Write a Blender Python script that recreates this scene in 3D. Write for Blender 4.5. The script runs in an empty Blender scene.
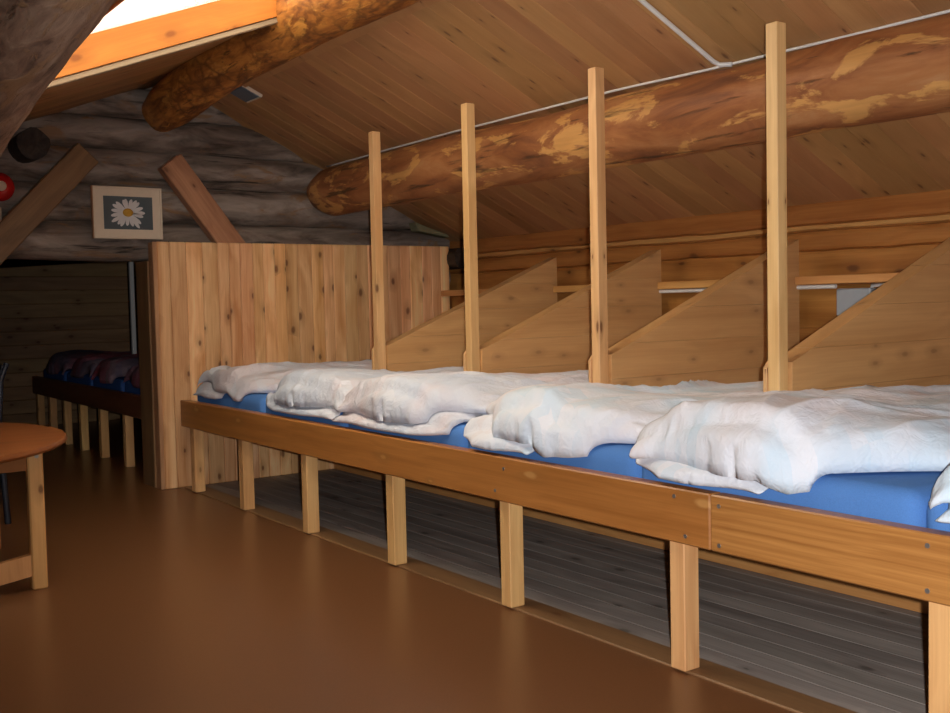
import bpy, bmesh, math, random
import numpy as np
from mathutils import Vector, Matrix, noise
from math import sin, cos, pi, sqrt, floor

random.seed(7)
COL = bpy.context.scene.collection
SC = bpy.context.scene

# ------------------------------------------------------------------ camera
YAW, PITCH, ROLL, FPX = .6208, -.0512, -.0215, 1048.27
CAM = Vector((0, 0, 1.05))
_w = Vector((sin(YAW)*cos(PITCH), cos(YAW)*cos(PITCH), sin(PITCH)))
_r = Vector((cos(YAW), -sin(YAW), 0))
_u = _r.cross(_w)
_r2 = cos(ROLL)*_r + sin(ROLL)*_u
_u2 = -sin(ROLL)*_r + cos(ROLL)*_u
cd = bpy.data.cameras.new('camera')
cam = bpy.data.objects.new('camera', cd); COL.objects.link(cam)
cam.matrix_world = Matrix(((_r2.x, _u2.x, -_w.x, CAM.x), (_r2.y, _u2.y, -_w.y, CAM.y), (_r2.z, _u2.z, -_w.z, CAM.z), (0, 0, 0, 1)))
cd.sensor_width = 36.0; cd.lens = FPX/950*36
cd.clip_start = .02
SC.camera = cam

# ------------------------------------------------------------------ materials
class NT:
    def __init__(s, name):
        s.m = bpy.data.materials.new(name); s.m.use_nodes = True
        s.t = s.m.node_tree; s.t.nodes.clear()
        s.out = s.n('ShaderNodeOutputMaterial')
    def n(s, typ, **kw):
        x = s.t.nodes.new(typ)
        for k, v in kw.items(): setattr(x, k, v)
        return x
    def l(s, a, b): s.t.links.new(a, b)
    def put(s, sock, v):
        if hasattr(v, 'node'): s.l(v, sock)
        else: sock.default_value = v
    def math(s, op, a, b=0.0, clamp=False):
        x = s.n('ShaderNodeMath', operation=op, use_clamp=clamp)
        s.put(x.inputs[0], a); s.put(x.inputs[1], b); return x.outputs[0]
    def vmath(s, op, a, b=(0, 0, 0)):
        x = s.n('ShaderNodeVectorMath', operation=op)
        s.put(x.inputs[0], a); s.put(x.inputs[1], b); return x.outputs[0]
    def scale(s, a, f):
        x = s.n('ShaderNodeVectorMath', operation='SCALE'); s.put(x.inputs[0], a); s.put(x.inputs[3], f); return x.outputs[0]
    def mix(s, f, a, b, mode='MIX'):
        x = s.n('ShaderNodeMix', data_type='RGBA', blend_type=mode)
        s.put(x.inputs[0], f); s.put(x.inputs[6], a); s.put(x.inputs[7], b); return x.outputs[2]
    def noise(s, v, scale, detail=4, rough=.55, dist=0):
        x = s.n('ShaderNodeTexNoise'); s.put(x.inputs['Vector'], v); x.inputs['Scale'].default_value = scale
        x.inputs['Detail'].default_value = detail; x.inputs['Roughness'].default_value = rough
        x.inputs['Distortion'].default_value = dist; return x.outputs[0]
    def ramp(s, f, stops):
        x = s.n('ShaderNodeValToRGB'); s.put(x.inputs[0], f); e = x.color_ramp.elements
        while len(e) < len(stops): e.new(.5)
        for i, (p, c) in enumerate(stops):
            e[i].position = p; e[i].color = (*c, 1) if len(c) == 3 else c
        return x.outputs[0]
    def rng(s, f, a, b, c=0., d=1.):
        x = s.n('ShaderNodeMapRange', clamp=True); s.put(x.inputs[0], f)
        for i, v in enumerate((a, b, c, d)): x.inputs[i+1].default_value = v
        return x.outputs[0]
    def coords(s, seed=True):
        tc = s.n('ShaderNodeTexCoord'); at = s.n('ShaderNodeAttribute', attribute_name='rnd'); oi = s.n('ShaderNodeObjectInfo')
        k = s.math('ADD', s.math('MULTIPLY', at.outputs['Fac'], 31.7), s.math('MULTIPLY', oi.outputs['Random'], 17.3) if seed else 0.0)
        cx = s.n('ShaderNodeCombineXYZ')
        for i in range(3): s.put(cx.inputs[i], s.math('MULTIPLY', k, (1, .73, 1.37)[i]))
        return s.vmath('ADD', tc.outputs['Object'], cx.outputs[0]), at.outputs['Fac']
    def finish(s, col, rough=.5, bump=None, bstr=.2, bdist=.01, spec=.4, **kw):
        b = s.n('ShaderNodeBsdfPrincipled'); s.put(b.inputs['Base Color'], col); s.put(b.inputs['Roughness'], rough)
        b.inputs['Specular IOR Level'].default_value = spec
        for k, v in kw.items(): s.put(b.inputs[k], v)
        if bump is not None:
            bp = s.n('ShaderNodeBump'); bp.inputs['Strength'].default_value = bstr; bp.inputs['Distance'].default_value = bdist
            s.l(bump, bp.inputs['Height']); s.l(bp.outputs[0], b.inputs['Normal'])
        s.l(b.outputs[0], s.out.inputs[0]); return s.m

def aniso(g, axis, along, across):
    v = [across]*3; v['XYZ'.index(axis)] = along
    return v

def wood(name, dark, light, axis='X', knot=(.13, .045, .015), knots=.5, vary=.25, rough=.45, spec=.35, rings=9., kscale=1., kr=(4.0, 7.5)):
    t = NT(name); co, rnd = t.coords()
    gv = t.vmath('MULTIPLY', co, aniso(t, axis, .55, 1.0))
    warp = t.noise(gv, 2.2, 2)
    g2 = t.vmath('MULTIPLY', co, aniso(t, axis, .35, rings))
    g2 = t.vmath('ADD', g2, t.scale(t.vmath('MULTIPLY', (1., 1., 1.), (1, 1, 1)), t.math('MULTIPLY', warp, 1.6)))
    big = t.noise(g2, 2.0, 3, .5)
    fine = t.noise(t.vmath('MULTIPLY', co, aniso(t, axis, 1.2, 70)), 2.5, 2, .6)
    f = t.math('ADD', t.math('MULTIPLY', big, .72), t.math('MULTIPLY', fine, .28))
    c = t.ramp(f, [(.33, dark), (.5, tuple((a+b)/2 for a, b in zip(dark, light))), (.66, light)])
    # knots
    sx = t.n('ShaderNodeSeparateXYZ'); t.l(co, sx.inputs[0]); ai = 'XYZ'.index(axis)
    o1, o2 = [k for k in range(3) if k != ai]
    cb = t.n('ShaderNodeCombineXYZ'); t.put(cb.inputs[0], t.math('MULTIPLY', sx.outputs[ai], kr[0]*kscale))
    t.put(cb.inputs[1], t.math('MULTIPLY', t.math('ADD', sx.outputs[o1], sx.outputs[o2]), kr[1]*kscale))
    kv = cb.outputs[0]
    vo = t.n('ShaderNodeTexVoronoi', voronoi_dimensions='2D'); t.put(vo.inputs['Vector'], kv); vo.inputs['Scale'].default_value = 1.0
    d = vo.outputs['Distance']
    sepc = t.n('ShaderNodeSeparateColor'); t.l(vo.outputs['Color'], sepc.inputs[0])
    gate = t.math('GREATER_THAN', knots, sepc.outputs[0])
    size = t.math('ADD', t.math('MULTIPLY', sepc.outputs[1], .075), .045)
    dn = t.math('DIVIDE', t.math('ADD', d, t.math('MULTIPLY', t.math('SUBTRACT', t.noise(kv, 7, 2), .5), .06)), size)
    core = t.math('MULTIPLY', t.rng(dn, 1.15, .55), gate)
    halo = t.math('MULTIPLY', t.rng(dn, 3.6, .9), gate)
    c = t.mix(t.math('MULTIPLY', halo, .38), c, tuple(a*.45+b*.25 for a, b in zip(dark, knot))+(1,))
    c = t.mix(t.math('MULTIPLY', core, .8), c, (*knot, 1))
    # board to board tone
    wn = t.n('ShaderNodeTexWhiteNoise', noise_dimensions='1D'); t.put(wn.inputs['W'], t.math('MULTIPLY', rnd, 91.7))
    hs = t.n('ShaderNodeHueSaturation'); t.l(c, hs.inputs['Color'])
    t.put(hs.inputs['Value'], t.math('ADD', 1-vary*.5, t.math('MULTIPLY', wn.outputs[0], vary)))
    sc = t.n('ShaderNodeSeparateColor'); t.l(wn.outputs['Color'], sc.inputs[0])
    t.put(hs.inputs['Hue'], t.math('ADD', .5-.008, t.math('MULTIPLY', sc.outputs[1], .016)))
    return t.finish(hs.outputs[0], t.math('ADD', rough-.06, t.math('MULTIPLY', fine, .12)), f, .12, .004, spec)

def log_mat(name, stops, patch, axis='Y', pt=(.56, .62), scl=1.0, crack=(.05, .025, .012), crack_amt=.8, dist=1.1, flake=0):
    t = NT(name); co, rnd = t.coords()
    gv = t.vmath('MULTIPLY', co, aniso(t, axis, 1.1*scl, 4.2*scl))
    a = t.noise(gv, 2.2, 6, .62, .6)
    c = t.ramp(a, stops)
    b = t.noise(t.vmath('ADD', t.vmath('MULTIPLY', co, aniso(t, axis, 1.6*scl, 4.5*scl)), (7.1, 3.3, 1.7)), 1.7, 6, .62, dist)
    pf = t.rng(b, pt[0], pt[1])
    fl = t.noise(t.vmath('MULTIPLY', co, aniso(t, axis, 3., 30.)), 2., 3, .6)
    pc = t.mix(fl, (*[x*.75 for x in patch], 1), (*[x*1.2 for x in patch], 1))
    c = t.mix(t.math('MULTIPLY', pf, .85), c, pc)
    k = t.noise(t.vmath('ADD', t.vmath('MULTIPLY', co, aniso(t, axis, .8*scl, 9*scl)), (1.1, 9.3, 4.7)), 2.0, 5, .62, .4)
    kf = t.rng(k, .60, .68)
    c = t.mix(t.math('MULTIPLY', kf, crack_amt), c, (*crack, 1))
    if flake:
        fv = t.vmath('MULTIPLY', co, aniso(t, axis, 7., 12.))
        fv = t.vmath('ADD', fv, t.scale((1., .7, 1.), t.math('MULTIPLY', t.noise(fv, .9, 3), 2.2)))
        vo = t.n('ShaderNodeTexVoronoi', feature='DISTANCE_TO_EDGE'); t.put(vo.inputs['Vector'], fv); vo.inputs['Scale'].default_value = 1.
        ed = t.rng(vo.outputs['Distance'], .16, .02)
        ed = t.math('MULTIPLY', ed, t.rng(t.noise(co, 5, 3), .40, .56))
        c = t.mix(t.math('MULTIPLY', ed, flake), c, (.10, .035, .012, 1))
    h = t.math('ADD', t.math('MULTIPLY', a, .6), t.math('MULTIPLY', pf, .15)); h = t.math('SUBTRACT', h, t.math('MULTIPLY', kf, .3))
    return t.finish(c, .55, h, .5, .02, .3)

M = {}
M['ceil'] = wood('ceiling_pine', (.38, .185, .070), (.50, .265, .108), 'X', vary=.30, knots=.32, rough=.5, kr=(4.5, 13.), rings=4)
M['wall'] = wood('wall_timber', (.36, .125, .028), (.56, .235, .060), 'Y', vary=.2, knots=.5, kr=(3., 6.))
M['part'] = wood('partition_pine', (.68, .30, .11), (1.0, .62, .31), 'Z', knot=(.17, .06, .025), vary=.34, knots=.50, rings=9, kr=(4.2, 8.))
M['post'] = wood('post_pine', (.62, .34, .130), (.80, .50, .22), 'Z', vary=.10, knots=.30, kr=(4., 13.))
M['leg'] = wood('leg_pine', (.62, .31, .11), (.84, .50, .20), 'Z', knot=(.35, .16, .05), vary=.12, knots=.35, kr=(5., 13.))
M['rail'] = wood('rail_varnish', (.33, .120, .026), (.48, .195, .048), 'Y', knot=(.52, .26, .08), vary=.14, knots=.55, rough=.35, spec=.5, rings=16, kr=(3.2, 9.))
M['rail_near'] = wood('rail_varnish_grainy', (.33, .125, .030), (.52, .23, .062), 'Y', knot=(.17, .065, .02), vary=.05, knots=.5, rough=.35, spec=.5, rings=48, kr=(2.6, 7.))
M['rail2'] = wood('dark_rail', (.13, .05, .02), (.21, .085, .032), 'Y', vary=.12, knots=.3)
M['panel'] = wood('panel_varnish', (.54, .295, .105), (.68, .40, .155), 'X', knot=(.36, .19, .07), vary=.12, knots=.30, rough=.35, spec=.45, kr=(5., 11.))
M['under'] = wood('grey_planks', (.24, .205, .175), (.45, .39, .335), 'Y', knot=(.12, .10, .08), vary=.30, knots=.25, rough=.6)
M['under_edge'] = wood('threshold_wood', (.20, .095, .042), (.31, .16, .072), 'Y', vary=.1, knots=.2)
M['ledge'] = wood('ledge_wood', (.50, .22, .065), (.70, .36, .12), 'Y', vary=.1, knots=.25)
M['brace'] = wood('old_brace', (.15, .075, .034), (.29, .15, .07), 'Z', knot=(.06, .035, .02), vary=.1, knots=.25, rings=6)
M['brace2'] = wood('reddish_brace', (.32, .14, .068), (.58, .30, .155), 'Z', knot=(.17, .065, .028), vary=.1, knots=.6, rings=6)
M['jamb'] = wood('jamb_pine', (.47, .135, .022), (.62, .195, .034), 'X', knot=(.25, .06, .012), vary=.08, knots=.5)
M['trim'] = wood('grey_trim', (.30, .22, .13), (.44, .33, .20), 'X', vary=.1, knots=.0)
M['table_top'] = wood('table_top_wood', (.24, .083, .020), (.32, .115, .030), 'X', vary=.05, knots=.05, rough=.35)
M['table_leg'] = wood('table_leg_wood', (.60, .29, .10), (.76, .40, .155), 'Z', vary=.1, knots=.05)
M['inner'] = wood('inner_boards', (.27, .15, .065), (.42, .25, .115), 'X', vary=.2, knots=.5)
M['purlin'] = log_mat('peeled_log', [(.30, (.15, .055, .024)), (.46, (.30, .110, .038)), (.60, (.40, .165, .058)), (.74, (.46, .24, .10))], (.64, .33, .10), 'Y', (.535, .58), dist=.4)
M['ridge'] = log_mat('ridge_bark', [(.30, (.14, .048, .014)), (.46, (.36, .13, .028)), (.58, (.52, .205, .040)), (.72, (.60, .27, .058))], (.66, .30, .06), 'Y', (.56, .62), 1.9, dist=.5, flake=.60)
M['near'] = log_mat('near_log', [(.30, (.10, .06, .04)), (.42, (.22, .13, .09)), (.55, (.36, .23, .155)), (.70, (.50, .35, .24))], (.38, .22, .11), 'Y', (.54, .59), 3.2, dist=.6)
M['gable'] = log_mat('weathered_log', [(.28, (.055, .038, .028)), (.45, (.18, .135, .105)), (.58, (.29, .23, .185)), (.74, (.40, .33, .275))], (.28, .155, .07), 'X', (.57, .66), 1.1, (.022, .015, .011), .9)
M['end'] = log_mat('dark_log_end', [(.3, (.015, .010, .008)), (.5, (.035, .024, .018)), (.7, (.07, .05, .036))], (.06, .04, .026), 'Y', (.6, .7), 2)

def plain(name, c, rough=.5, spec=.4, nz=.06, ns=40, bstr=.0, **kw):
    t = NT(name); co, _ = t.coords(False); f = t.noise(co, ns, 3)
    col = t.mix(f, (*[x*(1-nz) for x in c], 1), (*[min(1, x*(1+nz)) for x in c], 1))
    return t.finish(col, rough, f if bstr else None, bstr, .003, spec, **kw)
M['floor'] = plain('brown_linoleum', (.170, .070, .027), .30, .4, .22, 260)
M['sheet'] = plain('blue_terry_sheet', (.095, .235, .56), .9, .1, .16, 330, .5)
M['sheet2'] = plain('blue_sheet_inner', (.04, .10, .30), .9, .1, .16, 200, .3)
M['white_plastic'] = plain('white_cable', (.72, .70, .66), .4)
M['grey_plastic'] = plain('grey_plastic', (.34, .37, .40), .45)
M['pale_post'] = plain('pale_post', (.62, .60, .56), .6)
M['slate'] = plain('slate_plastic', (.13, .16, .20), .4)
M['cream'] = plain('cream_mat', (.68, .56, .42), .7, .2)
M['frame_red'] = plain('reddish_frame', (.42, .20, .10), .4)
M['photo'] = plain('print_grey', (.075, .095, .105), .35, .4, .25, 9)
M['petal'] = plain('petal_white', (.62, .60, .58), .6, .2, .1, 30)
M['yolk'] = plain('flower_centre', (.50, .27, .035), .6, .2, .2, 80)
M['red'] = plain('red_enamel', (.52, .012, .010), .25, .5)
M['dark'] = plain('dark_navy', (.018, .020, .030), .4)
M['screw'] = plain('screw_metal', (.4, .38, .34), .4, .5, Metallic=.8)
M['chink'] = plain('pale_chinking', (.22, .20, .11), .9, .1, .3, 30)
M['glass'] = None
def glass():
    t = NT('window_glass'); tr = t.n('ShaderNodeBsdfTransparent'); gl = t.n('ShaderNodeBsdfGlossy'); gl.inputs['Roughness'].default_value = .02
    fr = t.n('ShaderNodeLayerWeight'); mx = t.n('ShaderNodeMixShader'); t.put(mx.inputs[0], t.math('ADD', .04, t.math('MULTIPLY', t.math('POWER', fr.outputs['Facing'], 5.0), .9))); t.l(tr.outputs[0], mx.inputs[1]); t.l(gl.outputs[0], mx.inputs[2])
    t.l(mx.outputs[0], t.out.inputs[0]); return t.m
M['glass'] = glass()

def cotton(name, base, c1, c2, amt, sq=15., crinkle=.36):
    t = NT(name); co, _ = t.coords()
    v = t.vmath('ADD', co, t.scale(t.vmath('ADD', (0, 0, 0), (1, 1, 0)), t.math('MULTIPLY', t.noise(co, 3.5, 2), .10)))
    rot = t.n('ShaderNodeMapping'); t.l(v, rot.inputs[0]); rot.inputs['Rotation'].default_value = (0, 0, .35)
    cell = t.vmath('FLOOR', t.scale(rot.outputs[0], sq))
    flat = t.vmath('MULTIPLY', cell, (1, 1, 0))
    wn = t.n('ShaderNodeTexWhiteNoise', noise_dimensions='3D'); t.l(flat, wn.inputs['Vector'])
    wide = t.noise(t.vmath('MULTIPLY', co, (1, 1, .2)), 2.2, 3)
    tint = t.mix(t.rng(wide, .44, .56), (*c1, 1), (*c2, 1))
    c = t.mix(t.math('MULTIPLY', t.rng(t.noise(t.vmath('ADD', co, (5, 5, 5)), 4.0, 3), .35, .65), amt*.8), (*base, 1), tint)
    c = t.mix(t.math('MULTIPLY', t.rng(wn.outputs[0], .55, .6), amt*.42), c, tint)
    h1 = t.noise(t.vmath('MULTIPLY', co, (8, 24, 16)), 1.0, 2, .5, 1.4)
    h2 = t.noise(t.vmath('MULTIPLY', co, (22, 14, 20)), 1.0, 2, .5, 1.2)
    h = t.math('ADD', t.math('ABSOLUTE', t.math('SUBTRACT', h1, .5)), t.math('MULTIPLY', t.math('ABSOLUTE', t.math('SUBTRACT', h2, .5)), .6))
    return t.finish(c, .85, h, crinkle, .026, .12)
M['duvet_pink'] = cotton('duvet_cotton_pink', (.70, .71, .75), (.69, .57, .56), (.57, .62, .71), .85, 22.)
M['duvet_blue'] = cotton('duvet_cotton_blue', (.83, .84, .88), (.79, .73, .73), (.60, .76, .87), .95, 22., .24)
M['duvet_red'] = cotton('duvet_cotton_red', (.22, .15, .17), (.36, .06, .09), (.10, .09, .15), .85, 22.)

# ------------------------------------------------------------------ mesh helpers
def link(name, bm, mat, parent=None, smooth=False, sharp=None):
    me = bpy.data.meshes.new(name)
    bmesh.ops.recalc_face_normals(bm, faces=bm.faces[:])
    bm.to_mesh(me); bm.free()
    o = bpy.data.objects.new(name, me); COL.objects.link(o)
    for m in (mat if isinstance(mat, (list, tuple)) else [mat]): me.materials.append(m)
    if smooth:
        for p in me.polygons: p.use_smooth = True
        if sharp: me.set_sharp_from_angle(angle=sharp)
    if parent is not None:
        o.parent = parent
        o.location = -Vector(parent.location)      # meshes are written in world coordinates
    return o
def new(): 
    bm = bmesh.new(); bm.faces.layers.float.new('rnd'); return bm
def box(bm, x0, x1, y0, y1, z0, z1, bev=.003, rnd=None, mi=0):
    lay = bm.faces.layers.float.get('rnd') or bm.faces.layers.float.new('rnd')
    r = bmesh.ops.create_cube(bm, size=1.0)
    vs = r['verts']
    for v in vs: v.co = Vector(((x0+x1)/2+v.co.x*(x1-x0), (y0+y1)/2+v.co.y*(y1-y0), (z0+z1)/2+v.co.z*(z1-z0)))
    fs = set(f for v in vs for f in v.link_faces)
    if bev:
        es = list(set(e for f in fs for e in f.edges))
        rb = bmesh.ops.bevel(bm, geom=es, offset=bev, segments=1, affect='EDGES', profile=.5)
        fs = set(f for f in rb['faces'] if f.is_valid) | set(f for f in fs if f.is_valid)
        vs2 = set(v for f in fs for v in f.verts)
        fs |= set(f for v in vs2 for f in v.link_faces)
    rr = random.random() if rnd is None else rnd
    for f in fs: f[lay] = rr; f.material_index = mi
    return list(set(v for f in fs for v in f.verts))
def prism(bm, pts, y0, y1, bev=.003, rnd=None, axis='Y'):
    """polygon (a,b) extruded along axis between y0 and y1"""
    lay = bm.faces.layers.float.get('rnd')
    mk = {'Y': lambda a, b, t: (a, t, b), 'X': lambda a, b, t: (t, a, b), 'Z': lambda a, b, t: (a, b, t)}[axis]
    A = [bm.verts.new(mk(a, b, y0)) for a, b in pts]; B = [bm.verts.new(mk(a, b, y1)) for a, b in pts]
    fs = [bm.faces.new(A), bm.faces.new(B[::-1])]
    n = len(pts)
    for i in range(n): fs.append(bm.faces.new((A[i], A[(i+1) % n], B[(i+1) % n], B[i])))
    bmesh.ops.recalc_face_normals(bm, faces=fs)
    rr = random.random() if rnd is None else rnd
    if bev:
        rb = bmesh.ops.bevel(bm, geom=list(set(e for f in fs for e in f.edges)), offset=bev, segments=1, affect='EDGES')
        fs = set(f for f in rb['faces'] if f.is_valid) | set(f for f in fs if f.is_valid)
    for f in fs: f[lay] = rr
def tube(bm, pts, r, n=10, cap=True, rf=None, wob=0, seed=0):
    pts = [Vector(p) for p in pts]; rings = []
    lay = bm.faces.layers.float.get('rnd'); rr = random.random()
    prevn = None
    for i, p in enumerate(pts):
        d = (pts[min(i+1, len(pts)-1)]-pts[max(i-1, 0)]).normalized()
        a = Vector((0, 0, 1)) if abs(d.z) < .9 else Vector((1, 0, 0))
        s = d.cross(a).normalized(); t = s.cross(d)
        ra = rf(i/(len(pts)-1)) if rf else r
        ring = []
        for k in range(n):
            an = 2*pi*k/n; dirv = s*cos(an)+t*sin(an)
            q = ra
            if wob:
                q *= 1+wob*noise.noise(Vector((p.x*1.3+seed, p.y*1.3, p.z*1.3))+dirv*1.1)+.4*wob*noise.noise((p+dirv*ra)*6+Vector((seed, 0, 0)))
            ring.append(bm.verts.new(p+dirv*q))
        rings.append(ring)
    fs = []
    for a, b in zip(rings, rings[1:]):
        for k in range(n): fs.append(bm.faces.new((a[k], a[(k+1) % n], b[(k+1) % n], b[k])))
    if cap: fs.append(bm.faces.new(rings[0][::-1])); fs.append(bm.faces.new(rings[-1]))
    if lay:
        for f in fs: f[lay] = rr
    return rings
def lathe(bm, c, prof, n=48, mtx=None):
    lay = bm.faces.layers.float.get('rnd')
    rings = []
    for r, z in prof:
        if r < 1e-5: rings.append([bm.verts.new((c[0], c[1], c[2]+z))])
        else: rings.append([bm.verts.new((c[0]+r*cos(2*pi*k/n), c[1]+r*sin(2*pi*k/n), c[2]+z)) for k in range(n)])
    for a, b in zip(rings, rings[1:]):
        for k in range(n):
            k2 = (k+1) % n
            if len(a) == 1 and len(b) == 1: continue
            if len(a) == 1: bm.faces.new((a[0], b[k2], b[k]))
            elif len(b) == 1: bm.faces.new((a[k], a[k2], b[0]))
            else: bm.faces.new((a[k], a[k2], b[k2], b[k]))
    vs = [v for r in rings for v in r]
    if mtx: bmesh.ops.transform(bm, matrix=mtx, verts=vs)
    return vs
def thing(name, label, cat, loc, group=None):
    o = bpy.data.objects.new(name, None); COL.objects.link(o); o.location = loc; o.empty_display_size = .1
    return tag(o, label, cat, group)
def tag(o, label, cat, group=None):
    o['label'] = label; o['category'] = cat
    if group: o['group'] = group
    return o
def struct(name, bm, mat, **kw):
    o = link(name, bm, mat, **kw); o['kind'] = 'structure'; return o
def interp(pts, x):
    if x <= pts[0][0]: return pts[0][1]
    for (a, b), (c, d) in zip(pts, pts[1:]):
        if x <= c:
            t = (x-a)/(c-a); t = t*t*(3-2*t); return b+(d-b)*t
    return pts[-1][1]

# ------------------------------------------------------------------ key dimensions (metres)
XR, XW = 2.11, 4.237            # bunk rail front, eaves wall
TANR, TANL = .4616, .39         # roof slopes
XA, ZA = 2.22, 2.416            # ridge
YG, YB, YN = 6.2, 10.2, -1.4    # log gable front, inner room's end wall, wall behind camera
XL = -1.0
def zr(x): return 1.485+TANR*(XW-x)
def zl(x): return 2.42-TANL*(XA-x)
JOINT = [5.80, 4.873, 4.022, 3.122, 2.234, 1.331, .45]     # mattress joints
POSTY = [4.824, 3.972, 3.099, 2.233]
POSTZ = [1.958, 1.964, 1.958, 1.937]

# ------------------------------------------------------------------ setting
bm = new(); box(bm, XL-.2, 2.20, YN-.2, YB+.2, -.12, 0, 0); box(bm, 2.20, XW+.2, 6.0, YB+.2, -.12, 0, 0)
struct('floor', bm, M['floor'])
bm = new()
y_a, y_b = YN-.2, 6.0
box(bm, 2.20, XW+.2, y_a, y_b, -.12, -.022, 0)
x = 2.262; i = 0
while x < 3.24:
    box(bm, x+.0016, x+.0924, y_a, y_b, -.022, -.001, 0); x += .094; i += 1
struct('floor_under_bunk', bm, M['under'])
bm = new(); box(bm, 2.150, 2.262, y_a, 5.97, -.02, .006, .003); struct('trim_1', bm, M['under_edge'])

def slope_object(name, origin, dirx, mat, build):
    """boards built in local x (down/up slope) and y; local z is the outward normal"""
    ex = Vector(dirx).normalized(); ey = Vector((0, 1, 0)); ez = ex.cross(ey)
    bm = new(); build(bm)
    o = struct(name, bm, mat)
    o.matrix_world = Matrix(((ex.x, ey.x, ez.x, origin[0]), (ex.y, ey.y, ez.y, origin[1]), (ex.z, ey.z, ez.z, origin[2]), (0, 0, 0, 1)))
    return o, o.matrix_world
# right slope: local x runs down the slope, z up
LR = (XW+.1-2.24)/cos(math.atan(TANR))
def b_right(bm):
    y = YN-.1
    while y < YB+.2:
        w = .128
        box(bm, 0, LR, y+.0008, y+w-.0008, 0, .02, .0014); y += w
    box(bm, -.1, LR, YN-.1, YB+.3, .0205, .17, 0)
slope_object('ceiling', (2.24, 0, zr(2.24)), (1, 0, -TANR), M['ceil'], b_right)
# left slope: local x runs up towards the ridge
CL = sqrt(1+TANL**2)
SKX0, SKX1, SKY0, SKY1 = .95, 2.22, 2.75, 4.50
LL = (2.26-(XL-.1))*CL
def lx(x): return (x-(XL-.1))*CL
def b_left(bm):
    y = YN-.1
    edges = []
    while y < YB+.2: edges.append(y); y += .128
    cuts = sorted(edges+[SKY0, SKY1])
    for a, b in zip(cuts, cuts[1:]):
        if b-a < .004: continue
        if a >= SKY0-1e-6 and b <= SKY1+1e-6: segs = [(0, lx(SKX0)), (lx(SKX1), LL)]
        else: segs = [(0, LL)]
        for s0, s1 in segs: box(bm, s0, s1, a+.0008, b-.0008, 0, .02, .0014)
    for (a, b, c, d) in [(-.1, lx(SKX0), SKY0, SKY1), (lx(SKX1), LL+.08, SKY0, SKY1), (-.1, LL+.08, YN-.1, SKY0), (-.1, LL+.08, SKY1, YB+.3)]:
        box(bm, a, b, c, d, .0205, .128, 0)
_, ML = slope_object('ceiling_left', (XL-.1, 0, zl(XL-.1)), (1, 0, TANL), M['ceil'], b_left)
# skylight: jamb boards, moulding and pane
wroot = bpy.data.objects.new('window_1', None); COL.objects.link(wroot); wroot['kind'] = 'structure'
wroot['label'] = 'skylight in the sloping board ceiling, white sky behind it'
wroot.matrix_world = ML
def child_local(name, bm, mat):
    o = link(name, bm, mat); o.parent = wroot; return o
bm = new(); a, b = lx(SKX0), lx(SKX1)
box(bm, a, b, SKY1-.018, SKY1, -.004, .128, .002); box(bm, a, b, SKY0, SKY0+.018, -.004, .128, .002)
box(bm, a, a+.018, SKY0+.018, SKY1-.018, -.004, .128, .002); box(bm, b-.018, b, SKY0+.018, SKY1-.018, -.004, .128, .002)
child_local('window_frame', bm, M['jamb'])
bm = new()
box(bm, a-.06, b+.06, SKY1-.010, SKY1+.030, -.030, -.0045, .004); box(bm, a-.06, b+.06, SKY1+.0305, SKY1+.062, -.016, -.0005, .004)
child_local('window_moulding', bm, M['trim'])
bm = new(); box(bm, a+.018, b-.018, SKY0+.018, SKY1-.018, .121, .126, 0); child_local('pane', bm, M['glass'])

# eaves wall: stacked squared timbers
bm = new()
zs = [0, .12, .25, .375, .5, .625, .75, .875, 1.0, 1.125, 1.262, 1.352, 1.388, 1.50]
lay = bm.faces.layers.float.get('rnd')
NY = 110
def seam(k, y): return zs[k]+(.009*noise.noise(Vector((y*1.7, k*3.3, 0)))+.005*noise.noise(Vector((y*6, k*5.1, 2))) if 0 < k < len(zs)-1 else 0)
for k in range(len(zs)-1):
    off = (.0, .006, .003, .008)[k % 4]; prev = None; rr = random.random()
    for n_ in range(NY+1):
        y = YN-.1+(YB-YN+.3)*n_/NY; a, b = seam(k, y), seam(k+1, y); m_ = min(.022, (b-a)*.3) if k != len(zs)-3 else .007
        row = [bm.verts.new((XW+dx, y, z)) for dx, z in ((.012, a), (-off+.001, a+.006), (-off-.004, a+m_), (-off-.004, b-m_), (-off+.001, b-.006), (.012, b))]
        if prev:
            for q in range(5):
                fc = bm.faces.new((prev[q], row[q], row[q+1], prev[q+1])); fc[lay] = rr; fc.smooth = False; fc.material_index = 1 if k == len(zs)-3 else 0
        prev = row
box(bm, XW+.013, XW+.14, YN-.1, YB+.2, 0, 1.5, 0)
box(bm, XW+.02, XW+.14, YN-.1, YB+.2, 1.5, 1.62, 0)
struct('wall_right', bm, [M['wall'], M['ledge']])
# lower lining of the eaves wall below the ledge
bm = new()
for a, b in ((.49, .70), (.70, .90), (.90, 1.095)): box(bm, 4.10, XW-.011, YN, 5.99, a, b-.001, .003)
struct('trim_2', bm, M['wall'])
bm = new(); box(bm, XL-.15, XL, YN-.1, YB+.2, 0, 1.25, 0)
for k in range(8): box(bm, XL, XL+.012, YN, YB, .145*k, .145*k+.142, .004)
struct('wall_left', bm, M['wall'])
bm = new()
prism(bm, [(XL-.1, 0), (XW+.1, 0), (XW+.1, 1.6), (XA, 2.6), (XL-.1, 1.3)], YN-.12, YN, 0); struct('wall_back', bm, M['wall'])
bm = new()
prism(bm, [(XL-.1, 0), (XW+.1, 0), (XW+.1, 1.6), (XA, 2.6), (XL-.1, 1.3)], YB+.02, YB+.14, 0)
for k in range(20): box(bm, XL, XW, YB-.015, YB+.02, .125*k+.001, .125*k+.124, .005)
struct('wall_inner', bm, M['inner'])

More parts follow.
